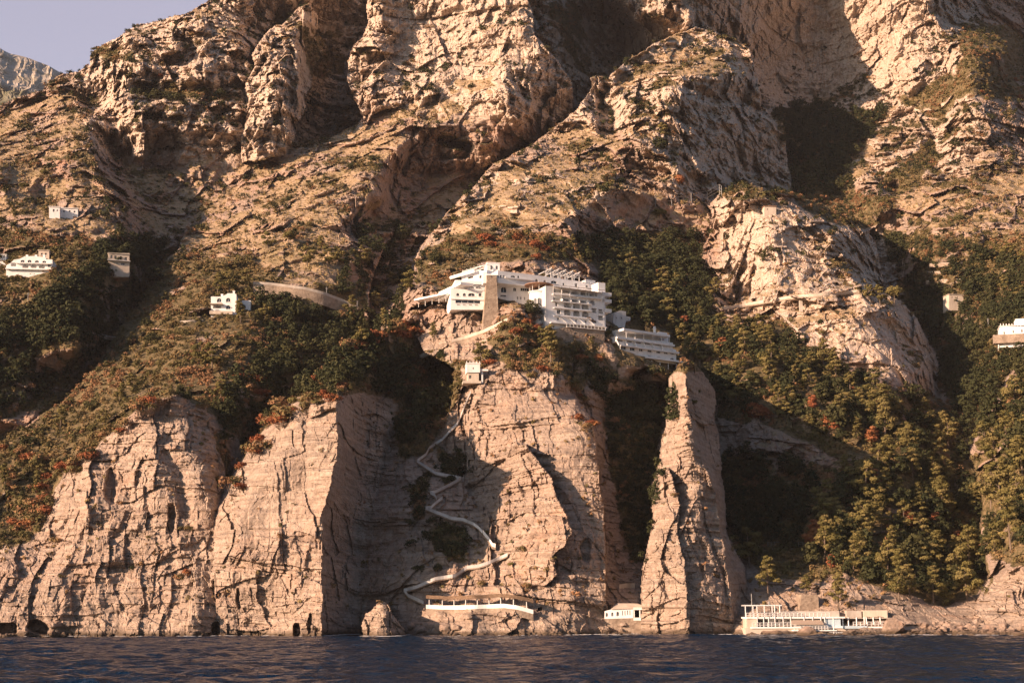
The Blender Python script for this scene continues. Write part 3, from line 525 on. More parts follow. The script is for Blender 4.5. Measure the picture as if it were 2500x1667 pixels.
def tri_mesh(name, V, tint, mat):
    me = bpy.data.meshes.new(name); n = len(V)//3
    me.vertices.add(len(V)); me.vertices.foreach_set('co', V.astype(np.float32).ravel())
    me.loops.add(len(V)); me.loops.foreach_set('vertex_index', np.arange(len(V), dtype=np.int32))
    me.polygons.add(n); me.polygons.foreach_set('loop_start', np.arange(0, len(V), 3, dtype=np.int32)); me.update(calc_edges=True)
    a = me.attributes.new('tint', 'FLOAT', 'POINT'); a.data.foreach_set('value', tint.astype(np.float32))
    me.materials.append(mat); return me
def limb(bm, a, b, ra, rb, n=6):
    a, b = Vector(a), Vector(b); d = (b-a).normalized(); u = d.orthogonal().normalized(); v = d.cross(u); rings = []
    for p, r in ((a, ra), (b, rb)):
        rings.append([bm.verts.new(p + (u*math.cos(2*math.pi*i/n) + v*math.sin(2*math.pi*i/n))*r) for i in range(n)])
    for i in range(n): bm.faces.new((rings[0][i], rings[0][(i+1) % n], rings[1][(i+1) % n], rings[1][i]))
def bm_mesh(name, bm, mat):
    me = bpy.data.meshes.new(name); bm.to_mesh(me); bm.free(); me.materials.append(mat); return me
def pine_blobs(h, w, r, style):
    """crown lobes of one pine, h tall and w wide"""
    B = []; n = r.randint(9, 14)
    lean = (r.uniform(-.12, .12)*h, r.uniform(-.1, .1)*h)
    for i in range(n):
        t = (i+.5)/n
        z = h*(.30+.68*t) if style != 'umbrella' else h*(.62+.33*t)
        wr = {'cone': (1-t)**.75*.95+.12, 'round': math.sin(math.pi*min(.97, .2+.78*t))**.8, 'umbrella': 1-.5*t}[style]*w*.5
        a = i*2.4 + r.uniform(-.6, .6); rr = wr*r.uniform(.35, .95)
        s = (w*.5)*r.uniform(.30, .56)*(1.15-.5*t)
        B.append((math.cos(a)*rr + lean[0]*t, math.sin(a)*rr + lean[1]*t, z, s*r.uniform(.95, 1.3), s*r.uniform(.95, 1.3), s*r.uniform(.5, .85)))
    return B, lean
TREES = []
for i, (h, w, st, mat, kind) in enumerate([(11, 6.5, 'round', M_PINE, 'pine'), (12, 6, 'cone', M_PINE, 'pine'), (9, 6.5, 'round', M_PINE, 'pine'), (13, 7, 'cone', M_PINE, 'pine'), (10, 7.5, 'round', M_PINE, 'pine'), (9, 7, 'umbrella', M_PINE, 'umbrella pine'),
        (7, 7, 'round', M_OAK, 'evergreen oak'), (8, 6, 'round', M_OAK, 'evergreen oak'), (6, 5.5, 'round', M_RED, 'russet tree'), (7.5, 5, 'cone', M_RED, 'russet tree'), (11, 2.2, 'cone', M_OAK, 'cypress')]):
    r = random.Random(100+i); B, lean = pine_blobs(h, w, r, st)
    if kind in ('evergreen oak', 'russet tree'): B = [(x, y, z*.9-h*.12, a*1.25, b*1.25, c*1.35) for x, y, z, a, b, c in B]
    V, ti = leaf_cloud(B, 1700, .50 if kind != 'cypress' else .35, 200+i); crown = tri_mesh('crown', V, ti, mat)
    bm = bmesh.new(); top = (lean[0]*.8, lean[1]*.8, h*.86); mid = (lean[0]*.3+r.uniform(-.2, .2), lean[1]*.3, h*.42)
    limb(bm, (0, 0, -1.5), mid, .26, .19, 7); limb(bm, mid, top, .19, .05, 7)
    for q in B[::2]: zz = max(h*.25, q[2]-h*.12); limb(bm, (lean[0]*zz/h, lean[1]*zz/h, zz), (q[0]*.85, q[1]*.85, q[2]), .09, .03, 5)
    TREES.append((kind, h, w, crown, bm_mesh('trunk', bm, M_BARK)))
SHRUBS = []
for i, (w, h, mat, kind) in enumerate([(3.4, 2.4, M_SCRUB, 'olive green shrub'), (4.2, 2.8, M_SCRUB, 'brownish shrub'), (3, 2.6, M_OAK, 'dark green shrub'), (3.6, 2.4, M_RED, 'rust red shrub'), (2.6, 2.2, M_PINE, 'yellow green shrub'), (4.5, 2.5, M_OAK, 'dark green shrub')]):
    r = random.Random(300+i); B = [(r.uniform(-.28, .28)*w, r.uniform(-.28, .28)*w, h*r.uniform(.3, .62), w*.28, w*.28, h*.36) for _ in range(6)]
    V, ti = leaf_cloud(B, 420, .34, 400+i); cr = tri_mesh('foliage', V, ti, mat)
    bm = bmesh.new()
    for q in B[:4]: limb(bm, (0, 0, -.6), (q[0], q[1], q[2]), .07, .02, 5)
    SHRUBS.append((kind, w, h, cr, bm_mesh('stem', bm, M_BARK)))
# --- landmarks used to say where a plant stands
LM = [('the big white cliff hotel', 1380, 700), ('the stone tower of the hotel', 1200, 770), ('the lower hotel wing', 1570, 840), ('the tall rock pinnacle', 1690, 1150), ('the white cliffside lookout hut', 1157, 905),
 ('the white villa with arched windows', 545, 735), ('the curved road wall by the villa', 745, 720), ('the pale farmhouse on the hillside', 155, 515), ('the terraced white villa', 70, 640), ('the old two-storey house', 290, 630),
 ('the pale road across the rock dome', 1960, 735), ('the white villa at the far edge', 2470, 800), ('the beach club decks', 2000, 1500), ('the dark green hollow', 1860, 1270), ('the bouldery shore', 2350, 1540), ('the arcaded seaside pavilion', 1530, 1490),
 ('the thatched walkway', 1180, 1475), ('the zigzag stair', 1080, 1180), ('the sea stack', 925, 1510), ('the rock dome', 1950, 600), ('the great cliff bowl', 2100, 120), ('the rock needle on the spur', 1465, 230), ('the sunlit upper cliff', 1120, 130),
 ('the grassy upper ridge', 750, 430), ('the far cliff under the skyline', 430, 230), ('the banded cliff above the sea', 330, 1150), ('the sharp cliff corner', 740, 1050), ('the forked gully', 920, 880), ('the wooded valley below the farmhouse', 330, 800), ('the bare scree patch', 1850, 1060),
 ('the lower forest edge', 2200, 1050), ('the tip of the pinnacle', 1680, 890), ('the retaining wall under the villa', 470, 780), ('the pale spur above the beach', 2440, 1400), ('the fractured crag fin', 1310, 1200), ('the cave under the grassy hump', 1110, 350)]
used_labels = {}
def where_(px, py):
    n, x, y = min(LM, key=lambda q: (q[1]-px)**2 + (q[2]-py)**2)
    dx, dy = px-x, py-y; far = math.hypot(dx, dy)
    if abs(dx) > abs(dy)*1.3: rel = 'to the right of' if dx > 0 else 'to the left of'
    else: rel = 'below' if dy > 0 else 'above'
    return ('just ' if far < 60 else 'well ' if far > 130 else '') + rel + ' ' + n
def tag(o, label=None, cat=None, group=None, kind=None):
    if label: o['label'] = label
    if cat: o['category'] = cat
    if group: o['group'] = group
    o['kind'] = kind or 'thing'
    return o
def empty(name, loc, rz=0.0, scale=None):
    o = bpy.data.objects.new(name, None); C.objects.link(o); o.location = loc; o.rotation_euler = (0, 0, rz); o.empty_display_size = .5
    if scale: o.scale = scale
    return o
def child(name, me, parent):
    o = bpy.data.objects.new(name, me); C.objects.link(o); o.parent = parent; return o
def cell(px, py): return int(np.clip(np.searchsorted(GY, py-STEP/2), 0, NY-1)), int(np.clip(np.searchsorted(GX, px-STEP/2), 0, NX-1))
def ground(px, py):
    j, i = cell(px, py); return Vector((WX[j, i], WY[j, i], WZ[j, i]))
OCC = []
def put_tree(px, py, h=None, var=None, label=None, kinds=None, name=None):
    if var is None: var = rnd.choice(kinds)
    kind, H, Wd, crown, trunk = TREES[var]; g = ground(px, py)
    if h is None: h = H*rnd.uniform(.62, 1.08)
    s = h/H; sx = s*rnd.uniform(.88, 1.15)
    nm = {'pine': 'pine_tree', 'umbrella pine': 'umbrella_pine', 'evergreen oak': 'oak_tree', 'russet tree': 'russet_tree', 'cypress': 'cypress_tree'}[kind]
    e = empty(nm, g - Vector((0, 0, .3)), rnd.uniform(0, 6.28), (sx, sx, s))
    child('crown', crown, e); child('trunk', trunk, e)
    size = 'tall' if h > 10.5 else 'small' if h < 6.5 else 'medium'
    if label is None:
        adj = {'pine': rnd.choice(['olive green pine', 'rounded green pine', 'ragged green pine']), 'umbrella pine': 'flat-topped pine', 'evergreen oak': 'dark evergreen oak', 'russet tree': 'russet brown tree', 'cypress': 'slim dark cypress'}[kind]
        label = size + ' ' + adj + ' ' + where_(px, py)
    tag(e, label, 'tree', {'pine': 'pines on the slopes', 'umbrella pine': 'pines on the slopes', 'evergreen oak': 'evergreen oaks on the slopes', 'russet tree': 'russet trees on the slopes', 'cypress': 'cypresses near the hotel'}[kind]); OCC.append((px, py)); return e
def put_shrub(px, py, s=1.0, var=None, label=None):
    if var is None: var = rnd.randrange(len(SHRUBS))
    kind, Wd, H, cr, st = SHRUBS[var]; g = ground(px, py)
    e = empty('shrub', g - Vector((0, 0, .25)), rnd.uniform(0, 6.28), (s*rnd.uniform(.85, 1.2), s*rnd.uniform(.85, 1.2), s*rnd.uniform(.8, 1.15)))
    child('foliage', cr, e); child('stem', st, e)
    if label is None: label = ('large ' if s > 1.25 else 'small ' if s < .85 else '') + kind + ' ' + where_(px, py)
    tag(e, label, 'shrub', 'shrubs on the slopes and ledges'); return e
area = (DEPTH/FPX)**2*(np.gradient(GY)[:, None]*np.gradient(GX)[None])
VIS = (PX > -60) & (PX < 2560) & (PY > -30) & (PY < 1530) & LAND
def pick(w, n, r, frame=True):
    w = (w*area*(VIS if frame else LAND)).ravel(); cs = np.cumsum(w); q = np.searchsorted(cs, r.random(n)*cs[-1]); return GX[q % NX], GY[q // NX]
def mask(poly): return poly_mask(PX+wx*2, PY+wy*2, poly).astype(float)
# prominent trees, one by one: x, y of the foot, height in metres, variant
for a in [(655,612,8.5,0,'bushy round pine alone on the pale slope above the villa'), (705,600,6.5,5,'thin flat-topped pine beside the round pine above the villa'), (752,652,9,4,'pine on the rocky knoll above the bend of the road wall'),
 (785,622,8,1,'slender pine on top of the rocky knoll above the road'), (800,655,9,0,'broad pine leaning over the edge of the rocky knoll above the road'), (825,650,8,2,'low pine at the shaded end of the rocky knoll above the road'),
 (530,720,9,3,'tall pale pine standing behind the left of the white arched villa'), (560,718,10,4,'broad pine standing right behind the white arched villa'), (600,712,9,0,'dark pine at the start of the curved road wall'),
 (588,790,8.5,1,'conical pine standing in front of the right end of the white arched villa'), (645,785,7,2,'round pine below the curved road wall'), (520,905,9,0,'big golden pine halfway down the slope under the villa'), (485,890,8,4,'golden pine left of the big one under the villa'),
 (540,975,6.5,2,'small pine above the notch between the two banded cliffs'), (680,965,6,1,'pale young pine alone in the dark gully'), (735,955,5,1,'young pine low on the edge of the dark gully'),
 (1345,895,13,3,'tall thin-trunked pine on the crag directly under the hotel terrace'), (1325,850,7,0,'pine crown tucked under the hotel basement wall'), (1180,895,8,2,'round pine beside the white lookout hut'), (1300,770,5.5,6,'dark round tree at the foot of the white round bay'),
 (1620,345,9,0,'yellowish pine high on the spur beside the cliff edge'), (1612,365,6,6,'dark tree under the yellowish pine high on the spur'), (1660,450,5.5,8,'rusty tree in the cleft of the shaded upper cliff'), (1722,445,6,1,'small conical pine at the foot of the shaded upper cliff'),
 (1612,545,7,5,'pale pine alone on the grassy terrace over the dark cliff'), (1632,548,6,1,'second pine on the grassy terrace over the dark cliff'), (1395,600,5,0,'yellow green tree above the dark slope behind the hotel'), (1425,605,5.5,2,'round yellow green tree next to another behind the hotel'),
 (1065,640,5,6,'dark bushy tree on the bare rock above the hotel wing'), (110,440,5,5,'lone umbrella pine on the bare left hillside'), (60,470,4.5,5,'second lone umbrella pine low on the bare left hillside'),
 (1830,1385,11,4,'broad round pine at the edge of the green hollow'), (1875,1455,10,3,'conical pine rising behind the beach club terrace'), (1965,1450,5,1,'small pine beside the stone block wall above the beach'), (2045,1490,9,1,'pine in front of the rock right of the stone block wall'),
 (1990,1330,9,9,'russet tree at the left edge of the shore grove'), (2130,1190,8,9,'russet crown at the top of the shore grove'), (1855,1025,6,8,'rust red tree above the bare scree'), (1840,1010,5,8,'second rust red tree above the bare scree'), (1985,1000,6,9,'russet tree in the middle of the forest'),
 (2065,1165,7,1,'slim pine standing over the top of the shore grove'), (2185,745,8,5,'wide pine on the bend of the pale road'), (2150,745,8,0,'pine left of the wide one on the bend of the pale road'), (2120,735,6.5,2,'small pine at the end of the pale road'), (2225,760,7,7,'dark tree at the outer end of the pale road'),
 (1140,690,6,6,'dark tree left of the hotel beside the terrace'), (985,690,8,6,'dark oak left of the long terrace slab'), (1030,680,7,10,'slim dark cypress beside the terrace slab'), (930,720,6,4,'pine in the gully left of the hotel'), (880,850,7,2,'yellow green pine on the red shrub ridge'), (1060,835,7,3,'bright green pine on the red shrub ridge near the hotel rock'), (940,800,7,1,'pine at the crest of the red shrub ridge'), (1485,935,5,6,'dark oak under the left end of the lower hotel wing'), (1522,958,5.5,7,'dark oak under the middle of the lower hotel wing'), (1552,975,5.5,6,'dark oak under the terrace of the lower hotel wing'), (1590,985,6,7,'dark oak between the lower hotel wing and the pinnacle'), (1462,885,3.5,8,'russet tree beside the hotel basement corner')]:
    if len(a) == 4: a = a + (None,)
    put_tree(a[0], a[1], a[2], a[3], a[4])
OCC0 = list(OCC)
def scatter_trees(poly, n, kinds, hs=(.62, 1.08), minpx=24, seed=1):
    r = np.random.default_rng(seed); got = 0
    xs, ys = pick(mask(poly), n*14, r)
    for x, y in zip(xs, ys):
        if got >= n: break
        if any((x-a)**2 + ((y-b)*1.2)**2 < minpx**2 for a, b in OCC): continue
        v = rnd.choice(kinds); put_tree(float(x), float(y), TREES[v][1]*rnd.uniform(*hs)*rnd.choice((.8, .9, 1, 1, 1.12)), v); got += 1
P5 = [0, 1, 2, 3, 4]*2 + [6, 7, 7]
scatter_trees([(1600,720),(1650,690),(1700,760),(1780,800),(1900,830),(2010,900),(2080,950),(2200,990),(2300,1040),(2330,1100),(2230,1110),(2050,1080),(1900,1040),(1790,1000),(1720,940),(1650,850)], 88, P5+[9, 6, 7], (.6, 1.0), 25, 1)
scatter_trees([(2000,1260),(2060,1190),(2180,1150),(2300,1140),(2380,1220),(2400,1330),(2400,1450),(2340,1510),(2240,1490),(2120,1420),(2000,1400),(1975,1360)], 74, P5+[9], (.6, 1.0), 24, 2)
scatter_trees([(2390,1140),(2430,1050),(2480,960),(2560,900),(2560,1330),(2500,1390),(2440,1370),(2400,1300)], 30, P5, (.7, 1.1), 28, 3)
scatter_trees([(0,1130),(120,1050),(230,950),(330,800),(400,720),(450,800),(380,920),(250,1060),(120,1180),(60,1280),(0,1300)], 18, [0, 1, 2, 7, 7, 6, 8], (.35, .62), 30, 4)
scatter_trees([(1480,640),(1640,650),(1740,730),(1640,800),(1500,740)], 16, [6, 7, 7, 6, 0], (.6, 1.0), 30, 5)
scatter_trees([(880,650),(1000,640),(1000,760),(900,860),(830,880),(850,760)], 16, [6, 7, 0, 4], (.5, .9), 26, 6)
scatter_trees([(2330,200),(2500,60),(2560,200),(2500,380),(2300,420),(2200,420),(2330,300)], 8, [6, 7, 8, 2], (.5, .8), 26, 7)
scatter_trees([(2380,620),(2560,580),(2560,760),(2420,760),(2350,700)], 14, [0, 2, 4, 6, 7], (.5, .9), 26, 8)
scatter_trees([(0,740),(160,730),(330,800),(200,900),(0,960)], 8, [6, 7, 0], (.6, .9), 30, 9)
print('trees', len(OCC), round(time.time()-T0, 1))
# individual shrubs: rock ledges first, then the scrubby crests
rs = np.random.default_rng(5)
CUT = .5
edge = np.clip(1-np.abs(SC-.45)*2.5, 0, 1)
for poly, n, var, sc_ in [([(640,1060),(700,985),(830,880),(980,800),(1040,820),(960,860),(830,960),(720,985)], 26, [3, 3, 3, 1, 0, 4], (.8, 1.3)),
    ([(0,1100),(150,1100),(150,1240),(60,1330),(0,1330)], 14, [3, 3, 1, 0, 2], (.8, 1.3)), ([(1010,640),(1100,570),(1250,560),(1380,590),(1330,650),(1180,640)], 26, [3, 1, 1, 0, 2], (.8, 1.3)),
    ([(1200,780),(1300,790),(1420,810),(1440,900),(1400,960),(1330,880),(1210,860)], 26, [3, 1, 0, 2, 1], (.6, 1.1)), ([(100,1300),(500,1240),(480,1420),(150,1420)], 14, [0, 2, 1, 3], (.5, 1.0)),
    ([(1000,1360),(1180,1300),(1300,1340),(1380,1430),(1200,1460),(1040,1440)], 20, [0, 1, 4, 2], (.5, .9)), ([(1560,900),(1750,900),(1800,1380),(1600,1380)], 18, [1, 0, 4, 3], (.4, .8)),
    ([(200,70),(600,20),(620,260),(250,260)], 24, [2, 5, 1, 3], (.8, 1.5)), ([(850,-10),(1400,-10),(1400,340),(880,300)], 24, [1, 5, 2], (.7, 1.3)), ([(1450,150),(1930,100),(1930,480),(1500,480)], 26, [2, 5, 1, 4], (.6, 1.2)),
    ([(1740,460),(2160,560),(2300,950),(1900,800),(1750,700)], 26, [0, 1, 2], (.5, 1.0)), ([(2100,200),(2500,100),(2500,520),(2150,520)], 26, [5, 2, 1, 3], (.8, 1.4)), ([(400,500),(900,330),(920,480),(600,640),(420,640)], 20, [1, 0, 2], (.4, .9)), ([(960,1000),(1160,980),(1180,1380),(1000,1400)], 14, [2, 2, 0], (.6, 1.2)),
    ([(0,380),(240,330),(300,560),(0,560)], 14, [1, 0, 2], (.5, 1.0))]:
    xs, ys = pick(mask(poly)*np.clip(UP+.6, .15, 1), n, rs)
    for x, y in list(zip(xs, ys))[:int(n*CUT)]: put_shrub(float(x), float(y), rnd.uniform(*sc_), rnd.choice(var))
for line, n, var, sc_ in [([(640,1050),(700,985),(760,930),(830,872),(900,842),(960,812),(1010,790)], 34, [3, 3, 3, 1, 4], (1.1, 1.9)), ([(1190,585),(1240,560),(1300,575),(1340,600)], 12, [3, 3, 1], (1.2, 1.9)),
        ([(60,1090),(110,1150),(110,1230),(70,1290)], 14, [3, 3, 1, 2], (1.1, 1.8)), ([(560,880),(600,930),(640,960)], 6, [3, 1], (1.1, 1.6)), ([(1340,880),(1400,960),(1440,1040)], 10, [1, 3, 2], (.9, 1.4)), ([(330,215),(430,225),(560,240)], 16, [5, 2], (1.4, 2.4)), ([(1240,790),(1330,800)], 8, [3, 1], (.9, 1.3)), ([(135,1198),(182,1126),(250,1070),(350,982),(440,960),(505,978)], 26, [1, 0, 1, 3, 2], (.8, 1.6)), ([(548,1232),(600,1116),(662,1044),(760,972),(815,964)], 22, [1, 3, 0, 3], (.8, 1.5)), ([(1120,880),(1200,880),(1290,900),(1345,890)], 12, [1, 0, 3], (.7, 1.3))]:
    for k in range(n):
        u = rnd.random()*(len(line)-1); i0 = min(int(u), len(line)-2); u -= i0; x = line[i0][0]*(1-u)+line[i0+1][0]*u; y = line[i0][1]*(1-u)+line[i0+1][1]*u
        put_shrub(x+rnd.uniform(-16, 16), y+rnd.uniform(-4, 26), rnd.uniform(*sc_), rnd.choice(var))
print('n shrubs', sum(o.name.startswith('shrub') for o in C.objects), 'pines', sum(o.name.startswith(('pine','umb')) for o in C.objects))
print('shrubs', round(time.time()-T0, 1))
# --- what nobody could count: one object per kind of cover
def cover(name, weight, n, templ, smin, smax, mat, label, seed, cat):
    r = np.random.default_rng(seed); xs, ys = pick(weight, n, r); j = np.searchsorted(GY, ys); i = np.searchsorted(GX, xs)
    P = np.stack([WX[j, i], WY[j, i], WZ[j, i]], -1) + np.stack([r.uniform(-.6, .6, n), r.uniform(-.3, .5, n), r.uniform(-.5, .0, n)], -1)
    s = r.uniform(smin, smax, n)*r.uniform(.75, 1.2, n); a = r.uniform(0, 6.28, n); tk = r.integers(0, len(templ), n); out = []; ti = []
    hue = fbm(P[:, 0]/14, P[:, 1]/14, P[:, 2]/14, 3, seed)*.9 + r.uniform(-.25, .25, n) + .45
    for k, (V, T) in enumerate(templ):
        m = np.nonzero(tk == k)[0]
        if not len(m): continue
        ca, sa = np.cos(a[m])[:, None], np.sin(a[m])[:, None]
        x = V[:, 0][None]*ca - V[:, 1][None]*sa; y = V[:, 0][None]*sa + V[:, 1][None]*ca; z = np.repeat(V[:, 2][None], len(m), 0)
        out.append((np.stack([x, y, z], -1)*s[m][:, None, None] + P[m][:, None, :]).reshape(-1, 3)); ti.append((np.clip(hue[m], 0, .98)[:, None]*.8 + T[None]*.25).ravel())
    me = tri_mesh(name, np.concatenate(out), np.clip(np.concatenate(ti), 0, .99), mat); o = bpy.data.objects.new(name, me); C.objects.link(o)
    tag(o, label, cat, None, 'stuff'); return o
def bush_t(n, leaves, w, h, size, seed):
    out = []
    for q in range(n):
        r = random.Random(seed+q); B = [(r.uniform(-.3, .3)*w, r.uniform(-.3, .3)*w, h*r.uniform(.2, .6), w*.27, w*.27, h*.38) for _ in range(4)]
        out.append(leaf_cloud(B, leaves, size, seed+q))
    return out
TB = bush_t(6, 70, 2.6, 1.9, .42, 700); TS = bush_t(4, 26, 1.4, .9, .34, 720)
TW = [leaf_cloud(pine_blobs(7, 6, random.Random(740+q), 'round')[0], 300, .75, 740+q) for q in range(5)]
roadgap = 1-mask([(600,685),(700,690),(800,710),(880,745),(890,800),(800,775),(700,745),(610,730)])
cover('scrub', np.clip(SC-.25, 0, 1)*(1-.6*FO)*(.2+.8*roadgap)*(1-mask([(1490,790),(1665,805),(1670,920),(1500,890)])), 17000, TB, .55, 1.25, M_SCRUB, 'brown and olive scrub covering the slopes and crests', 51, 'scrub')
dark = np.clip(SC, 0, 1)*mask([(860,560),(1010,640),(1000,760),(900,900),(1100,870),(1120,1000),(1000,1100),(900,1000),(780,980),(620,1080),(560,1160),(520,1000),(650,860),(700,790),(620,780),(620,740),(900,740)]) + np.clip(SC, 0, 1)*mask([(0,780),(150,720),(300,560),(420,560),(400,660),(320,770),(230,880),(60,1010),(-60,1060)]) \
   + np.clip(SC, 0, 1)*mask([(1400,600),(1720,580),(1740,760),(1660,880),(1480,900),(1480,700)]) + np.clip(SC, 0, 1)*mask([(2160,580),(2380,620),(2540,680),(2540,900),(2400,1080),(2300,960),(2240,760)]) + np.clip(SC, 0, 1)*mask([(1760,1110),(2000,1140),(1980,1240),(1960,1350),(1780,1380)])*.6 + FO*.35 + np.clip(SC, 0, 1)*mask([(1870,270),(2170,262),(2130,340),(2100,470),(1940,480)])*1.2 + mask([(1440,915),(1510,945),(1640,985),(1650,1040),(1570,1050),(1450,990)])*1.5
dark = dark*roadgap*(1-mask([(1480,790),(1665,805),(1680,960),(1600,950),(1490,910)]))
cover('woodland', dark, 2600, TW, .5, 1.0, M_OAK, 'dark evergreen woodland filling the shaded gullies', 52, 'woodland')
cover('tussocks', np.clip(Z_GRASS-.2, 0, 1)*(GR > .15)+.0, 9000, TS, .5, 1.3, M_DRY, 'dry tussocks and low herbs on the grassy slopes', 53, 'grass')
cover('ledge_plants', (1-np.clip(Z_SCRUB, 0, 1))*np.clip(UP-.25+patch*.5, 0, 1)*(PY < 1480), 5200, TS, .5, 1.6, M_SCRUB, 'low plants rooted in the cracks and ledges of the rock', 54, 'plants')
cover('ledge_scrub', np.clip((UP-.42)*3+patch, 0, 1)*np.clip(patch0*2+.5, 0, 1)*(PY < 640)*(1-.7*np.clip(Z_GRASS, 0, 1)), 2600, TB, .6, 1.7, M_OAK, 'dark bushes clinging to the ledges of the upper crags', 55, 'scrub')
cover('gully_bushes', mask([(1475,960),(1620,900),(1610,1200),(1570,1380),(1535,1360),(1500,1180)])*.9 + mask([(1065,1095),(1125,1105),(1145,1160),(1090,1190)]) + mask([(1000,1195),(1035,1160),(1035,1235),(1000,1330)]) + mask([(1035,1275),(1150,1300),(1140,1380),(1050,1340)]) + mask([(955,1000),(1005,1020),(1005,1110),(975,1125)]), 900, TB, .6, 1.5, M_OAK, 'dark bushes filling the shaded gully and gorge between the crags', 56, 'bushes')  # gully growth, also added to darken the gorge where bounced light lifts it
print('cover', round(time.time()-T0, 1))
# ------------------------------------------------------------------ built things
def simple(name, stops, scale=(1, 1, 1), ns=.6, rough=.85, bump=.0, spec=.2):
    t = NT(name); n = t.noise(t.coord(scale), ns, 6, .65); t.col(t.ramp(n, stops)); t.b.inputs['Roughness'].default_value = rough; t.b.inputs['Specular IOR Level'].default_value = spec
    if bump: t.bump(n, bump, .3)
    return t.m
M_WHITE = simple('white_plaster', [(.3, (.68, .66, .63)), (.5, (.80, .785, .765)), (.7, (.84, .83, .82))], (1, 1, .35), .5)
M_GREYW = simple('shade_grey_plaster', [(.3, (.42, .40, .38)), (.55, (.58, .56, .53)), (.75, (.68, .66, .63))], (1, 1, .3), .6)  # greyer white; on loggia backs and stair flights it paints in shade
M_CREAM = simple('cream_plaster', [(.3, (.42, .35, .28)), (.6, (.58, .50, .41))], (1, 1, .4), .5)
M_GLASS = simple('window_glass', [(.4, (.018, .022, .028)), (.6, (.045, .052, .06))], (1, 1, 1), .9, .12, 0, .5)
M_FRAME = simple('painted_frame', [(.3, (.60, .59, .57)), (.7, (.72, .71, .69))])
M_WOOD = simple('brown_wood', [(.3, (.10, .055, .03)), (.7, (.22, .13, .075))], (4, 4, 1), 1)
M_CONC = simple('pale_concrete', [(.3, (.30, .26, .22)), (.5, (.42, .37, .32)), (.7, (.52, .47, .41))], (1, 1, .6), .5, .9, .3)
M_THATCH = simple('reed_thatch', [(.3, (.10, .065, .045)), (.55, (.20, .135, .09)), (.75, (.30, .21, .14))], (1, 1, 6), 1.2, .95, .6)
M_METAL = simple('grey_metal', [(.3, (.20, .20, .20)), (.7, (.32, .31, .30))], rough=.5)
M_AWN = simple('tan_canvas', [(.3, (.36, .27, .20)), (.7, (.46, .36, .28))], (6, 6, .4), 1)
M_BLUE = simple('pale_blue_paint', [(.3, (.36, .46, .52)), (.7, (.46, .56, .62))])
M_TILE = simple('terracotta', [(.3, (.20, .11, .07)), (.7, (.34, .20, .13))], (2, 2, 2), 1)
def stone_mat():
    t = NT('rubble_masonry'); P = t.coord((1, 1, 1.3)); v = t.n('ShaderNodeTexVoronoi'); v.inputs['Scale'].default_value = 1.5; t.l(P, v.inputs['Vector'])
    n = t.noise(P, .4, 5, .6); c = t.ramp(n, [(.3, (.24, .185, .14)), (.55, (.36, .285, .22)), (.75, (.46, .38, .30))])
    c = t.mix(.5, c, t.ramp(v.outputs['Color'], [(.1, (.5, .47, .44)), (.9, (1, 1, 1))]), 'MULTIPLY'); t.col(c); t.bump(v.outputs['Distance'], .6, .15); return t.m
M_STONE = stone_mat()
def depth_at(px, py, r=6):
    v = [WY[cell(px+a, py+b)] for a in (-r, 0, r) for b in (-r, 0, r)]; return float(sorted(v)[4])
class Fac:
    """an upright plane through a photo pixel at distance Y, turned by slope m (metres back per metre right)"""
    def __init__(s, px, py, Y, m=0.0):
        s.o = at(px, py, Y); th = math.atan(m); s.t = Vector((math.cos(th), math.sin(th), 0)); s.n = Vector((math.sin(th), -math.cos(th), 0))
    def st(s, px, py):
        d = Vector(rays(px, py)); c = Vector((0, 0, CAM_H)); k = (s.o-c).dot(s.n)/d.dot(s.n); p = c + d*k
        return ((p-s.o).dot(s.t), p.z)
    def p(s, a, z, out=0.0): q = s.o + s.t*a + s.n*out; return Vector((q.x, q.y, z))
    def scale(s, px=0): return 1.0
def box_v(bm, c, mi=0):
    v = [bm.verts.new(q) for q in c]
    for f in ((0, 1, 2, 3), (4, 7, 6, 5), (0, 4, 5, 1), (1, 5, 6, 2), (2, 6, 7, 3), (3, 7, 4, 0)):
        fc = bm.faces.new([v[i] for i in f]); fc.material_index = mi
def fbox(bm, f, s0, s1, z0, z1, d0, d1, mi=0):
    """box in facade terms: s along, z up, d outwards (d1 nearer)"""
    box_v(bm, [f.p(s0, z0, d1), f.p(s1, z0, d1), f.p(s1, z1, d1), f.p(s0, z1, d1), f.p(s0, z0, d0), f.p(s1, z0, d0), f.p(s1, z1, d0), f.p(s0, z1, d0)], mi)
def bar(bm, a, b, r=.06, mi=0):
    a, b = Vector(a), Vector(b); d = (b-a).normalized(); u = d.orthogonal().normalized()*r; v = d.cross(u.normalized())*r
    box_v(bm, [a-u-v, a+u-v, a+u+v, a-u+v, b-u-v, b+u-v, b+u+v, b-u+v], mi)
def part(name, bm, mats, parent, label=None):
    loc = parent.location if parent.parent is None else parent.parent.location
    bmesh.ops.translate(bm, verts=bm.verts, vec=-Vector(loc))
    bmesh.ops.recalc_face_normals(bm, faces=bm.faces)
    me = bpy.data.meshes.new(name); bm.to_mesh(me); bm.free()
    for m in (mats if isinstance(mats, (list, tuple)) else [mats]): me.materials.append(m)
    o = bpy.data.objects.new(name, me); C.objects.link(o); o.parent = parent
    if label: o['label'] = label
    return o
def thing(name, label, cat, loc, group=None): return tag(empty(name, loc), label, cat, group)
def arch(s, z0, w, h, n=8):
    """outline of a round-headed opening, counter-clockwise, springing so that its total height is h"""
    r = min(w/2, h*.5); P = [(s-w/2, z0), (s+w/2, z0), (s+w/2, z0+h-r)]
    for i in range(1, n): a = math.pi*i/n; P.append((s+math.cos(a)*w/2, z0+h-r+math.sin(a)*r))
    P.append((s-w/2, z0+h-r)); return P
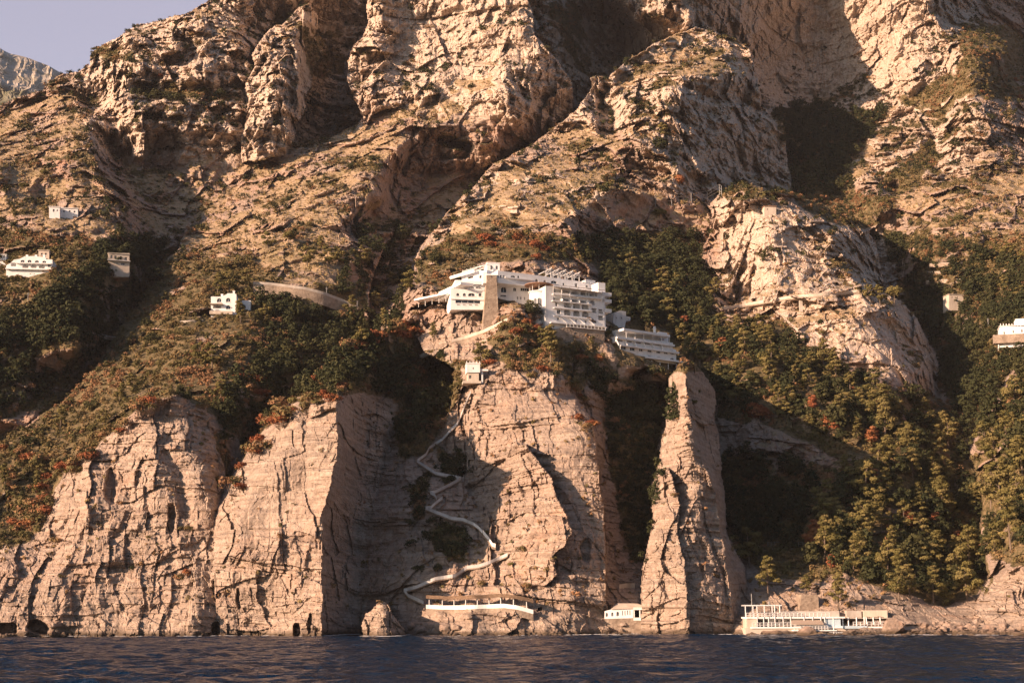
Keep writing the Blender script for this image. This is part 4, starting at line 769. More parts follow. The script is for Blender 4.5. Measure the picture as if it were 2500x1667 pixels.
def wall(f, outline, holes, root, depth=7, mat=None, reveal=.35, name='wall', wins=True):
    """solid wall block with real openings; each opening gets a window child set back in it.
    holes: (kind, px, py, w, h [,deep]) photo pixels of the centre and size; kind a arch, r rectangle, l deep loggia arch, b deep rectangular bay"""
    mat = mat or M_WHITE; bm = bmesh.new()
    out = [f.st(*q) for q in outline]; H = []
    for h in holes:
        k, px, py, w, hh = h[:5]; s0, z1 = f.st(px-w/2, py-hh/2); s1, z0 = f.st(px+w/2, py+hh/2); _, zc = f.st(px, py); half = abs(z1-z0)/2
        z0, z1 = zc-half, zc+half
        H.append((k, arch((s0+s1)/2, z0, abs(s1-s0), z1-z0) if k in 'al' else [(s0, z0), (s1, z0), (s1, z1), (s0, z1)], (2.2 if k in 'lb' else reveal)))
    tri = tessellate_polygon([[Vector((a, z, 0)) for a, z in out]] + [[Vector((a, z, 0)) for a, z in h[1]] for h in H])
    allp = out + [q for h in H for q in h[1]]; vs = [bm.verts.new(f.p(a, z)) for a, z in allp]
    for t_ in tri:
        try: bm.faces.new([vs[i] for i in t_])
        except ValueError: pass
    back = [bm.verts.new(f.p(a, z, -depth)) for a, z in out]; n = len(out)
    for i in range(n): bm.faces.new((vs[i], vs[(i+1) % n], back[(i+1) % n], back[i]))
    bm.faces.new(back)
    k0 = n
    for kind, pts, rv in H:
        m = len(pts); inner = [bm.verts.new(f.p(a, z, -rv-.05)) for a, z in pts]
        for i in range(m): bm.faces.new((vs[k0+i], vs[k0+(i+1) % m], inner[(i+1) % m], inner[i]))
        k0 += m
    w = part(name, bm, mat, root)
    for kind, pts, rv in H:
        b = bmesh.new(); b.faces.new([b.verts.new(f.p(a, z, -rv)) for a, z in pts])
        s0 = min(q[0] for q in pts); s1 = max(q[0] for q in pts); z0 = min(q[1] for q in pts); z1 = max(q[1] for q in pts); sc_ = (s0+s1)/2
        if kind in 'ar':
            fbox(b, f, s0, s1, z0, z0+.12, -rv, -rv+.1, 1); fbox(b, f, sc_-.05, sc_+.05, z0+.12, z1-.03, -rv, -rv+.08, 1)
            if s1-s0 > 2.4:
                for q in (.25, .75): fbox(b, f, s0+(s1-s0)*q-.05, s0+(s1-s0)*q+.05, z0+.12, z1-(.5 if kind == 'a' else .03), -rv, -rv+.08, 1)
            if s1-s0 > .8: fbox(b, f, s0-.12, s1+.12, z0-.14, z0-.01, -.05, .12, 1)
            part('window', b, [M_GLASS, M_FRAME], root)
        else:
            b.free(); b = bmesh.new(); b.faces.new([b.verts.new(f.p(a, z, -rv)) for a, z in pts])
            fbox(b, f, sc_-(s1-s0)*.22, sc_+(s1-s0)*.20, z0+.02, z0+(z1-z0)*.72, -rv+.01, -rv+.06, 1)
            bal = part('balcony', b, [M_GREYW, M_GLASS], root)  # back of the recess in greyer plaster, its shade put into the colour
            b = bmesh.new(); fbox(b, f, s0, s1, z0+.85, z0+.93, -.12, -.04)
            for q in range(7): ss = s0+(s1-s0)*(q+.5)/7; fbox(b, f, ss-.03, ss+.03, z0+.02, z0+.85, -.1, -.06)
            part('railing', b, M_FRAME, bal)
    return w
def parapet(f, px0, px1, py, pyh, root, out=.15, mat=None, name='parapet', at_x=None, back=0.0):
    """horizontal band; py is read at px0, pyh is its height in photo pixels"""
    s0, z = f.st(px0, py); s1, _ = f.st(px1, py); _, z2 = f.st(px0, py-pyh); b = bmesh.new(); fbox(b, f, s0, s1, z, z2, -back, out); return part(name, b, mat or M_WHITE, root)
def Q(cx, cy): return (1000+cx/4.704, 620+cy/4.704)     # reads off the enlarged view of the hotel
def qh(k, cx, cy, w, h): x, y = Q(cx, cy); return (k, x, y, w/4.704, h/4.704)
# --- hotel: upper long storey
hm = Fac(1346, 760, 434.5, .48)
hu = Fac(1346, 690, 444.5, .48)
t = thing('hotel_upper_block', 'long white upper storey of the cliff hotel with a roof pergola and small arched windows', 'building', at(1340, 720, 452), 'blocks of the cliff hotel')
wall(hu, [Q(1010, 330), Q(2216, 470), Q(2216, 362), Q(1975, 332), Q(1970, 318), Q(1425, 240), Q(1205, 214), Q(1010, 190)],
     [qh('a', 1013, 258, 22, 38), qh('a', 1048, 260, 22, 38), qh('a', 1083, 262, 22, 38), qh('a', 1190, 262, 54, 34), qh('a', 1250, 270, 24, 44), qh('a', 1460, 306, 32, 40), qh('a', 1553, 317, 28, 36), qh('a', 1658, 324, 70, 40),
      qh('a', 1768, 346, 22, 30), qh('r', 1912, 358, 28, 46), qh('a', 2035, 372, 28, 32), qh('a', 2140, 384, 64, 30)], t, 9)
hx = Fac(1470, 700, 449, .48)
for px0, py0, px1 in ((1232, 679, 1300), (1370, 706, 1466)): parapet(hu, px0, px1, py0, 3, t, .5, name='balcony_edge')
b = bmesh.new()                                         # roof pergola: slanting frames and rails
for i, (cx, cy) in enumerate([(1640, 252), (1722, 263), (1803, 272), (1884, 284), (1965, 297)]):
    s, z = hu.st(*Q(cx, cy)); z0 = z-.3
    for dd in (-1.0, -4.5): bar(b, hu.p(s, z0-.5, dd), hu.p(s, z0+3.0, dd), .09)
    bar(b, hu.p(s, z0+3.0, -.2), hu.p(s-2.6, z0+1.6, -4.8), .09); bar(b, hu.p(s-2.6, z0-.4, -1.2), hu.p(s, z0+3.0, -.8), .07)
s0, z = hu.st(*Q(1560, 242)); s1, _ = hu.st(*Q(1965, 297))
for hz in (1.0, 1.7, 2.6): bar(b, hu.p(s0, z+hz-.2, -1), hu.p(s1, z+hz-.6, -1), .05)
part('pergola', b, M_FRAME, t)
b = bmesh.new()
for i in range(7):
    s, z = hu.st(*Q(1985+i*26, 318+i*4)); bar(b, hu.p(s, z+.1, -.3), hu.p(s+1.2, z+.9, -4), .08)
part('pergola', b, M_FRAME, t)
s0, z = hu.st(*Q(2040, 352)); s1, _ = hu.st(*Q(2168, 352)); b = bmesh.new(); fbox(b, hu, s0+.5, s1, z-1, z+2.2, -8, -2); part('stair_house', b, M_WHITE, t)
# turret and stepped terraces at its west end
ht = Fac(1190, 660, 446, .2)
t = thing('hotel_turret', 'small square white turret with two arched windows on the hotel roof', 'building', at(1203, 660, 450))
wall(ht, [Q(890, 260), Q(1036, 262), Q(1036, 112), Q(890, 104)], [qh('a', 942, 156, 26, 48), qh('a', 1002, 156, 26, 46)], t, 6)
b = bmesh.new(); s0, z = ht.st(*Q(886, 104)); s1, _ = ht.st(*Q(1040, 110)); fbox(b, ht, s0, s1, z, z+.25, -6.2, .15); part('roof', b, M_WHITE, t)
ts = Fac(*Q(820, 250), 444, -.9)
t = thing('hotel_terrace_block', 'stepped white terraces with a slanting pergola left of the hotel turret', 'building', at(1150, 670, 450), 'blocks of the cliff hotel')
wall(ts, [Q(600, 300), Q(885, 310), Q(885, 195), Q(800, 190), Q(590, 258)], [qh('r', 700, 270, 60, 14), qh('r', 820, 262, 40, 26)], t, 8)
b = bmesh.new()
for i in range(6):
    s, z = ts.st(*Q(612+i*44, 232-i*16)); bar(b, ts.p(s, z-1.5, -1), ts.p(s, z+1.2, -1), .08); bar(b, ts.p(s, z+1.2, .2), ts.p(s+.3, z+1.2, -4), .08)
a0 = ts.st(*Q(604, 205)); a1 = ts.st(*Q(850, 132)); bar(b, ts.p(a0[0], a0[1], 0), ts.p(a1[0], a1[1], 0), .14); bar(b, ts.p(a0[0], a0[1]-1, 0), ts.p(a1[0], a1[1]-1, 0), .09)
part('pergola', b, M_FRAME, t)
b = bmesh.new(); a0 = ts.st(*Q(505, 282)); a1 = ts.st(*Q(790, 200)); bar(b, ts.p(*a0, 1.5), ts.p(*a1, 1.5), .42); part('terrace_edge', b, M_WHITE, t)
# middle tier between stone tower and main block
mt = Fac(*Q(1015, 420), 441, .22)
t = thing('hotel_middle_block', 'white middle part of the hotel between the stone tower and the round bay', 'building', at(1255, 715, 446), 'blocks of the cliff hotel')
wall(mt, [Q(1000, 505), Q(1400, 600), Q(1400, 352), Q(1250, 326), Q(1000, 316)], [qh('a', 1080, 411, 62, 66), qh('a', 1207, 407, 32, 42), qh('r', 1322, 409, 92, 38), qh('r', 1076, 481, 66, 20), qh('r', 1240, 505, 14, 34), qh('r', 1277, 508, 14, 34), qh('r', 1322, 512, 14, 34)], t, 10)
for cx0, cx1, cy, h in ((1010, 1250, 372, 22), (1010, 1140, 318, 10), (1180, 1390, 372, 8)):
    p0 = Q(cx0, cy); p1 = Q(cx1, cy); parapet(mt, p0[0], p1[0], p0[1], h/4.704, t, .9, name='balcony')
# round bay
t = thing('hotel_round_bay', 'round white bay tower at the corner of the hotel under a brown canopy', 'building', at(1312, 780, 440), 'blocks of the cliff hotel')
c0 = at(1316, 750, 438.5); zt_ = hm.st(1316, 706)[1]; zb = hm.st(1316, 805)[1]; R0 = 3.1
def ring(b, rr, z0, z1, n=28, mi=0):
    a = [[b.verts.new((c0.x+math.cos(2*math.pi*i/n)*rr, c0.y+math.sin(2*math.pi*i/n)*rr, z)) for i in range(n)] for z in (z0, z1)]
    for i in range(n): b.faces.new((a[0][i], a[0][(i+1) % n], a[1][(i+1) % n], a[1][i])).material_index = mi
    b.faces.new(a[1]).material_index = mi; b.faces.new(a[0]).material_index = mi
b = bmesh.new(); ring(b, R0, zb-3, zt_); part('wall', b, M_WHITE, t)
b = bmesh.new(); ring(b, R0+.35, zt_, zt_+.3); ring(b, R0+.2, zt_-6.2, zt_-5.9); part('cornice', b, M_WHITE, t)
for k, (ang, zc, w, h) in enumerate([(-115, zt_-3.3, 1.0, 2.2), (-90, zt_-3.3, 1.0, 2.2), (-66, zt_-3.3, 1.0, 2.2), (-80, zt_-8.8, 1.3, 1.3), (-80, zb+1.2, 1.3, 1.2)]):
    a = math.radians(ang); n = Vector((math.cos(a), math.sin(a), 0)); f = Fac(1316, 750, 438.5); f.n = n; f.t = Vector((-n.y, n.x, 0)); f.o = Vector((c0.x, c0.y, 0)) + n*(R0-.03)
    b = bmesh.new(); b.faces.new([b.verts.new(f.p(x, z, .05)) for x, z in arch(0, zc-h/2, w, h)]); fbox(b, f, -.05, .05, zc-h/2, zc+h/2-.03, .05, .12, 1); fbox(b, f, -w/2-.1, w/2+.1, zc-h/2-.15, zc-h/2, -.2, .2, 1)
    part('window', b, [M_GLASS, M_FRAME], t)
b = bmesh.new()
for a in range(0, 360, 45): x, y = c0.x+math.cos(math.radians(a))*2.9, c0.y+math.sin(math.radians(a))*2.9; bar(b, (x, y, zt_+.2), (x, y, zt_+2.4), .07)
part('canopy_post', b, M_FRAME, t)
b = bmesh.new(); ring(b, 4.6, zt_+2.4, zt_+2.65); part('canopy', b, M_TILE, t)
# main block
t = thing('hotel_main_block', 'big white main block of the cliff hotel with rows of arched balconies', 'building', at(1410, 800, 445), 'blocks of the cliff hotel')
H = [qh('b', 1905, 425, 500, 30)]
H = [qh('b', 1700, 424, 95, 50), qh('b', 1800, 434, 92, 50), qh('l', 1905, 444, 95, 50), qh('b', 2010, 456, 95, 50), qh('b', 2110, 466, 88, 50)]
H += [qh('b', 1690+i*98, 516+i*11, 84, 42) for i in range(4)] + [qh('l', 2100, 558, 54, 64)]
H += [qh('r', 1686, 578, 26, 48), qh('l', 1815, 586, 86, 70), qh('l', 1918, 596, 86, 70), qh('l', 2018, 606, 84, 70)]
H += [qh('r', 1712, 664, 40, 50), qh('l', 1812, 670, 76, 78), qh('l', 1917, 680, 76, 78), qh('l', 2018, 690, 74, 76), qh('b', 2120, 650, 60, 60), qh('b', 2195, 660, 54, 56)]
H += [qh('r', 1705, 745, 24, 34), qh('r', 1912, 765, 18, 34), qh('r', 2022, 776, 22, 34), qh('a', 2116, 776, 64, 40), qh('b', 2195, 735, 58, 60)]
wall(hm, [Q(1560, 860), Q(2240, 850), Q(2240, 480), Q(2205, 470), Q(2205, 440), Q(1636, 368), Q(1560, 368)], H, t, 10)
def band(cx0, cx1, cy, hpx, out, nm='balcony', mat=None):
    p0 = Q(cx0, cy); p1 = Q(cx1, cy); parapet(hm, p0[0], p1[0], p0[1], hpx/4.704, t, out, mat, nm)
band(1636, 2200, 470, 9, 1.1); band(1630, 2080, 545, 8, 1.0); band(1650, 2080, 624, 7, .8); band(1655, 2085, 712, 7, .5); band(1600, 2240, 800, 9, 1.6)
b = bmesh.new(); s0, z = hm.st(*Q(1620, 384)); s1, _ = hm.st(*Q(2205, 384)); v = [hm.p(s0, z+.9, -.2), hm.p(s1, z+.9, -.2), hm.p(s1, z+.2, 2.6), hm.p(s0, z+.2, 2.6)]
box_v(b, [v[3], v[2], v[1], v[0]] + [q+Vector((0, 0, .12)) for q in (v[3], v[2], v[1], v[0])]); part('awning', b, M_TILE, t)
b = bmesh.new()
for i in range(7): s = s0+.4+(s1-s0-.8)*i/6; b = bmesh.new(); bar(b, hm.p(s, z-2.8, 1.05), hm.p(s, z+.3, 1.05), .06); part('awning_post', b, M_FRAME, t)
for i in range(4):                                       # raking screens between balconies
    s, z = hm.st(*Q(1742+i*98, 540+i*11)); b = bmesh.new(); v = [hm.p(s, z, 1.0), hm.p(s, z, 0), hm.p(s, z+2.4, 0)]; w2 = hm.t*.18
    a = [b.verts.new(q) for q in v] + [b.verts.new(q+w2) for q in v]; b.faces.new(a[:3]); b.faces.new(a[3:][::-1])
    for x, y in ((0, 1), (1, 2), (2, 0)): b.faces.new((a[x], a[y], a[y+3], a[x+3]))
    part('screen_wall', b, M_WHITE, t)
for i in range(4):
    s, z = hm.st(*Q(1760+i*108, 772+i*10)); b = bmesh.new(); v = [hm.p(s-1.4, z+1.3, .1), hm.p(s+1.2, z-.2, .1)]; bar(b, v[0], v[1], .22); part('stair_wall', b, M_WHITE, t)
hs_ = Fac(*Q(2240, 640), 438.5+6.4, 2.6)                                          # the short return with balconies at the east corner
b = bmesh.new()
for cy in (468, 545, 655):
    s, z = hm.st(*Q(2215, cy)); fbox(b, hm, s, s+3.4, z-.2, z+.9, -5, 0)
fbox(b, hm, s, s+2.6, z-6, z+10, -7, -2.5)
part('corner_balcony', b, M_WHITE, t)
# stone basement
t = thing('hotel_basement', 'rubble stone basement wall under the white main block of the hotel', 'building', at(1420, 820, 440))
hb = Fac(1356, 815, 433.6, .46)
wall(hb, [Q(1660, 1010), Q(2238, 1040), Q(2238, 846), Q(2000, 838), Q(1800, 836), Q(1670, 862)], [qh('r', 1908, 912, 26, 26), qh('r', 2158, 940, 18, 22), qh('r', 1870, 824+36, 20, 20), qh('r', 2200, 868, 26, 18)], t, 9, M_STONE)
b = bmesh.new(); s0, z = hb.st(*Q(1800, 834)); s1, _ = hb.st(*Q(2245, 834))
for i in range(12): s = s0+(s1-s0)*i/11; bar(b, hb.p(s, z, .2), hb.p(s, z+1.0, .2), .05)
bar(b, hb.p(s0, z+1.0, .2), hb.p(s1, z+1.0, .2), .06); fbox(b, hb, s0, s1, z-.2, z, -.3, .5); part('railing', b, M_FRAME, t)
# stone tower
t = thing('stone_tower', 'tall square rubble stone tower rising up the middle of the hotel', 'tower', at(1197, 806, 436))
tw = Fac(1200, 740, 435, .12)
wall(tw, [Q(838, 900), Q(1030, 850), Q(1000, 300), Q(1000, 246), Q(884, 240), Q(884, 300)], [qh('r', 944, 264, 18, 14), qh('r', 905, 615, 9, 18), qh('r', 968, 730, 9, 18), qh('r', 902, 300, 7, 10)], t, 5, M_STONE)
b = bmesh.new(); s0, z = tw.st(*Q(880, 242)); s1, _ = tw.st(*Q(1004, 248)); fbox(b, tw, s0, s1, z-.1, z+.35, -5.2, .15); part('coping', b, M_WHITE, t)
b = bmesh.new(); p0 = tw.st(*Q(868, 330)); fbox(b, tw, p0[0]-.6, p0[0]+.6, p0[1], p0[1]+3.6, -4.5, -.5); part('side_wall', b, M_WHITE, t)
# west wing
ww = Fac(1101, 730, 437, .16)
t = thing('hotel_west_wing', 'white west wing of the hotel with a long glazed band, left of the stone tower', 'building', at(1140, 746, 442), 'blocks of the cliff hotel')
wall(ww, [Q(472, 640), Q(890, 640), Q(890, 432), Q(500, 394), Q(472, 394)], [qh('a', 555, 466, 34, 36), qh('a', 630, 467, 34, 36), qh('a', 712, 468, 76, 38), qh('a', 810, 469, 34, 36), qh('r', 670, 549, 284, 44), qh('r', 562, 581, 34, 9), qh('r', 628, 582, 34, 9), qh('r', 698, 583, 34, 9), qh('r', 768, 584, 34, 9)], t, 11)
p0 = Q(470, 520); p1 = Q(886, 520); parapet(ww, p0[0], p1[0], p0[1], 2.2, t, .35, name='string_course')
w2 = Fac(1101, 700, 440.5, .16)
wall(w2, [Q(530, 410), Q(870, 425), Q(870, 345), Q(800, 335), Q(560, 335)], [qh('a', 560, 384, 34, 16), qh('a', 622, 384, 34, 16), qh('a', 700, 384, 86, 24), qh('a', 790, 385, 62, 22)], t, 8, name='upper_storey')
b = bmesh.new(); s0, z = w2.st(*Q(520, 350)); s1, _ = w2.st(*Q(860, 350)); fbox(b, w2, s0, s1, z+.1, z+1.3, -8, .9); part('roof', b, M_WHITE, t)
sd_ = Fac(*Q(476, 430), 437.2, -1.9)
b = bmesh.new(); s0, z0 = sd_.st(*Q(283, 470)); s1, z1 = sd_.st(*Q(476, 400)); fbox(b, sd_, s0, s1, z1-1.3, z1-.1, -.4, 0); fbox(b, sd_, s0, s1, z1-1.5, z1-1.3, -6, 0)
part('terrace', b, M_WHITE, t)
b = bmesh.new(); a0 = sd_.st(*Q(285, 455)); a1 = sd_.st(*Q(535, 338)); fbox(b, sd_, a0[0], a1[0], a0[1]-.2, a0[1]+.6, -6, -1.5); part('terrace_roof', b, M_WHITE, t)
dk = Fac(*Q(470, 450), 438, -.9)
t = thing('terrace_deck', 'thin white terrace slab jutting out left of the hotel wing', 'terrace', at(1060, 728, 445))
b = bmesh.new(); a0 = dk.st(*Q(52, 530)); a1 = dk.st(*Q(470, 448)); z = a1[1]; v = [dk.p(a0[0], z, .0), dk.p(a1[0], z, .0), dk.p(a1[0], z, -4), dk.p(a0[0], z, -4)]
box_v(b, v + [q+Vector((0, 0, .55)) for q in v]); part('slab', b, M_WHITE, t)
b = bmesh.new()
for i in range(6): b = bmesh.new(); s = a0[0]+.5+(a1[0]-a0[0]-1)*i/5; bar(b, dk.p(s, z-2.0, -1.6), dk.p(s, z, -1.6), .08); part('pillar', b, M_GREYW, t)
# --- lower wing in the shade
def L(cx, cy): return (1450+cx/7.468, 720+cy/7.468)
def lh(k, cx, cy, w, h): x, y = L(cx, cy); return (k, x, y, w/7.468, h/7.468)
lw = Fac(*L(400, 800), 443, .72)
t = thing('hotel_lower_wing', 'lower white wing of the hotel in shade beside the pinnacle', 'building', at(1580, 880, 452), 'blocks of the cliff hotel')
wall(lw, [L(480, 1160), L(900, 1100), L(900, 1190), L(1500, 1260), L(1500, 1000), L(1440, 980), L(1440, 870), L(400, 750), L(400, 860), L(480, 880)],
     [lh('r', 475, 832, 112, 44), lh('r', 640, 850, 112, 44), lh('r', 805, 868, 112, 44), lh('r', 968, 886, 112, 44), lh('r', 1140, 902, 112, 42), lh('r', 1328, 918, 122, 46),
      lh('r', 540, 965, 92, 80), lh('r', 702, 984, 92, 80), lh('a', 858, 992, 72, 84), lh('a', 1016, 1008, 72, 84), lh('a', 1176, 1025, 72, 82), lh('a', 1312, 1039, 70, 80), lh('a', 1428, 1048, 66, 76), lh('r', 1015, 1113, 50, 16), lh('r', 1180, 1128, 50, 16), lh('a', 1428, 1168, 66, 52)], t, 9, M_WHITE)
def lband(cx0, cx1, cy, hpx, out, nm='balcony', back=0):
    p0 = L(cx0, cy); p1 = L(cx1, cy); return parapet(lw, p0[0], p1[0], p0[1], hpx/7.468, t, out, M_WHITE, nm, back=back)
lband(395, 1440, 800, 34, .9); lband(470, 1520, 935, 30, 1.0); lband(480, 1510, 1072, 12, .7); lband(900, 1600, 1158, 26, 1.4)
l2 = Fac(*L(400, 800), 447, .72)
wall(l2, [L(400, 820), L(1360, 910), L(1360, 740), L(510, 650), L(400, 640)], [lh('r', 660, 715, 40, 26), lh('r', 745, 730, 40, 26), lh('r', 890, 745, 40, 26), lh('r', 1245, 800, 80, 56)], t, 6, M_WHITE, name='attic_storey')
b = bmesh.new(); s0, z = lw.st(*L(510, 655)); s1, _ = lw.st(*L(1350, 655)); fbox(b, lw, s0, s1, z, z+.75, -9, 1.0); part('roof', b, M_WHITE, t)
b = bmesh.new()
for cx in (565, 725, 885, 1050, 1205, 1350): b = bmesh.new(); s, _ = lw.st(*L(cx, 780)); bar(b, lw.p(s, z-3.6, .7), lw.p(s, z, .7), .07); part('roof_post', b, M_FRAME, t)
for i in range(6):
    s, zz = lw.st(*L(405+i*162, 840+i*18)); b = bmesh.new(); bar(b, lw.p(s, zz+.6, .05), lw.p(s+.5, zz-1.4, .9), .2); part('screen_wall', b, M_WHITE, t)
s0, z = lw.st(*L(1170, 690)); b = bmesh.new(); fbox(b, lw, s0-.3, s0+.3, z-.5, z+2.4, -2, -1.4); fbox(b, lw, s0-.45, s0+.45, z+1.5, z+1.7, -2.1, -1.3); part('chimney', b, M_WHITE, t)
s0, z = lw.st(*L(1205, 745)); s1, _ = lw.st(*L(1350, 745)); b = bmesh.new(); fbox(b, lw, s0, s1, z-.4, z+1.4, -4, -.3); part('roof_cabin', b, M_WHITE, t)
s0, z = lw.st(*L(1010, 1205)); s1, _ = lw.st(*L(1600, 1205)); b = bmesh.new()
for i in range(5): b = bmesh.new(); s = s0+(s1-s0)*i/4; bar(b, lw.p(s, z-4.2, 1.2), lw.p(s, z, 1.2), .08); part('terrace_post', b, M_FRAME, t)
b = bmesh.new(); fbox(b, lw, s0, s1-2.5, z-6.5, z-4.2, -8, 1.35); part('terrace', b, M_STONE, t)
# little annex above it
t = thing('hotel_annex', 'small white cube annex among dark trees above the lower wing', 'building', at(1512, 792, 458))
an = Fac(1500, 780, 455, .55)
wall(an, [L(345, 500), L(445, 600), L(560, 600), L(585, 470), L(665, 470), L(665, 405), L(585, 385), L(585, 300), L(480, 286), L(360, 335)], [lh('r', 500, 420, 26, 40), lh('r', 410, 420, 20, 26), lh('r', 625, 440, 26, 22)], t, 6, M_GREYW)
# --- lookout hut on the crag
t = thing('lookout_hut', 'little white lookout hut with an overhanging top perched on the cliff edge', 'hut', at(1155, 930, depth_at(1165, 940)))
Yh = depth_at(1160, 938)-2.5; f = Fac(1156, 915, Yh, .1)
wall(f, [(1142, 932), (1169, 932), (1169, 907), (1142, 907)], [('r', 1148, 920, 5, 8)], t, 4, M_CREAM, name='lower_wall'); f2 = Fac(1156, 900, Yh-.35, .1)
wall(f2, [(1139, 909), (1172, 909), (1172, 888), (1139, 888)], [('r', 1155.5, 899, 3, 5)], t, 4.8, M_WHITE, name='upper_wall')
b = bmesh.new(); s0, z = f2.st(1138, 888); s1, _ = f2.st(1173, 888); fbox(b, f2, s0, s1, z, z+.3, -5, .15)
for i in range(5): s = s0+.2+(s1-s0-.4)*i/4; bar(b, f2.p(s, z, 0), f2.p(s, z+.8, 0), .07)
part('roof', b, M_WHITE, t)
b = bmesh.new(); s0, z = f.st(1130, 934); s1, _ = f.st(1174, 934); fbox(b, f, s0, s1, z-.2, z+.5, -4, .6); part('base_slab', b, M_CREAM, t)
b = bmesh.new(); s0, z = f.st(1172, 905); fbox(b, f, s0, s0+2.4, z, z+.5, -3, 0); fbox(b, f, s0+.4, s0+.9, z-3.6, z, -2.5, -.4); part('footbridge', b, M_WHITE, t)
# --- houses on the hillsides
def villa(name, label, px0, py0, px1, py1, m, holes, mat, depth=7, extra=None, dy=1.5, group='houses on the hillside', outline=None, roofmat=None):
    Y = min(depth_at(px0, py1+2), depth_at(px1, py1+2), depth_at((px0+px1)/2, py1+2)) - dy
    t = thing(name, label, 'house', at((px0+px1)/2, py1, Y), group); f = Fac((px0+px1)/2, py1, Y, m)
    o = outline or [(px0, py1), (px1, py1), (px1, py0), (px0, py0)]
    low = [(px0, py1+26)] + [(px1, py1+26)] + o[2:] if outline is None else o
    wall(f, low, holes, t, depth, mat)
    b = bmesh.new(); s0, z = f.st(px0, py0); s1, _ = f.st(px1, py0)
    if outline is None: fbox(b, f, s0-.25, s1+.25, z, z+.22, -depth-.2, .3); part('roof', b, roofmat or mat, t)
    else: b.free()
    return t, f
villa('farmhouse', 'long low pale farmhouse alone on the left hillside', 146, 508, 190, 523, .2, [('r', 156, 516, 4, 5), ('r', 170, 516, 4, 5), ('r', 182, 517, 4, 5)], M_WHITE)
t, f = villa('farmhouse', 'cube-shaped pale house joined beside the long low farmhouse', 120, 505, 146, 527, .2, [('r', 131, 514, 4, 7), ('r', 140, 514, 3, 5)], M_WHITE)
t, f = villa('terraced_villa', 'terraced white villa with stepped balconies on the left hillside', 15, 632, 128, 658, .12,
    [('b', 33, 646, 12, 9), ('a', 55, 638, 9, 7), ('a', 72, 638, 9, 7), ('a', 90, 639, 9, 7), ('a', 108, 640, 9, 7), ('l', 62, 650, 14, 9), ('l', 82, 650, 14, 9), ('l', 102, 651, 14, 9), ('r', 120, 648, 6, 8)], M_WHITE, 8,
    outline=[(15, 690), (128, 690), (128, 634), (112, 633), (112, 629), (84, 625), (60, 626), (48, 632), (34, 634), (26, 642), (15, 648)])
for px0, px1, py in ((14, 130, 658), (40, 126, 644)): parapet(f, px0, px1, py, 2.4, t, 1.0, name='balcony')
b = bmesh.new()
for px in (62, 84, 104): s, z = f.st(px, 627); fbox(b, f, s-.4, s+.4, z-.3, z+1.3, -3, -2.2)
part('chimney', b, M_WHITE, t)
villa('small_house', 'small grey house just behind the terraced white villa', 94, 612, 120, 626, .1, [('r', 102, 620, 4, 5), ('r', 112, 620, 4, 5)], M_CREAM, 6)
villa('small_house', 'little glazed white house at the left border above the terraced villa', -6, 622, 15, 631, .1, [('r', 3, 627, 5, 6), ('r', 10, 627, 4, 6)], M_WHITE, 5)
t, f = villa('old_house', 'old two-storey house with a balcony at the edge of the dark valley', 265, 618, 316, 650, .35, [('r', 272, 627, 4, 9), ('r', 282, 628, 5, 8), ('r', 295, 630, 4, 9), ('r', 307, 632, 5, 8), ('r', 300, 645, 8, 6)], M_CREAM, 7)
parapet(f, 262, 318, 636, 2, t, 1.0, name='balcony', mat=M_GREYW)
t, f = villa('arched_villa', 'white villa with arched windows and chimneys on the left spur', 515, 724, 577, 765, .1,
    [('a', 535, 733, 10, 10), ('a', 557, 732, 10, 10), ('a', 557, 750, 10, 10), ('l', 530, 748, 20, 10)], M_WHITE, 8,
    outline=[(515, 780), (577, 780), (577, 718), (568, 716), (556, 716), (552, 719), (540, 724), (515, 724)])
b = bmesh.new()
for px, py in ((540, 724), (569, 716)): s, z = f.st(px, py); fbox(b, f, s-.35, s+.35, z-.4, z+1.3, -3, -2.3); fbox(b, f, s-.45, s+.45, z+1.3, z+1.45, -3.1, -2.2)
part('chimney', b, M_WHITE, t)
parapet(f, 513, 545, 744, 2, t, 1.6, name='terrace', mat=M_CREAM); parapet(f, 512, 568, 768, 8, t, 1.2, name='terrace_wall', mat=M_CREAM)
b = bmesh.new(); s0, z = f.st(577, 755); s1, _ = f.st(609, 755); fbox(b, f, s0, s1, z, f.st(577, 727)[1], -9, -4); part('side_wing', b, M_WHITE, t)
t, f = villa('white_villa', 'white villa with pinnacled parapet cut by the right border', 2441, 797, 2530, 822, -.25, [('r', 2452, 813, 4, 6), ('r', 2474, 810, 4, 6), ('r', 2495, 808, 5, 7)], M_WHITE, 8)
b = bmesh.new()
for i in range(8): s, z = f.st(2443+i*7, 797); fbox(b, f, s-.12, s+.12, z, z+1.1, -.3, 0)
part('parapet', b, M_WHITE, t)
b = bmesh.new(); s0, z = f.st(2481, 797); s1, _ = f.st(2530, 797); fbox(b, f, s0, s1, z, z+3.0, -7, -.8); part('upper_storey', b, M_WHITE, t)
b = bmesh.new(); s0, z = f.st(2424, 822); s1, _ = f.st(2530, 822); fbox(b, f, s0, s1, z-2.8, z+.4, -1, 1.5); part('terrace_wall', b, M_STONE, t)
villa('terrace_cottage', 'tiny pale cottage on the dark terraces of the right-hand valley', 2317, 719, 2352, 732, .2, [('r', 2325, 726, 3, 5), ('r', 2338, 726, 3, 5)], M_CREAM, 5)
villa('hill_hut', 'tiny flat-roofed hut on top of the pale rock dome', 1866, 504, 1895, 517, .1, [('r', 1874, 511, 3, 4)], M_CREAM, 4, roofmat=M_TILE)
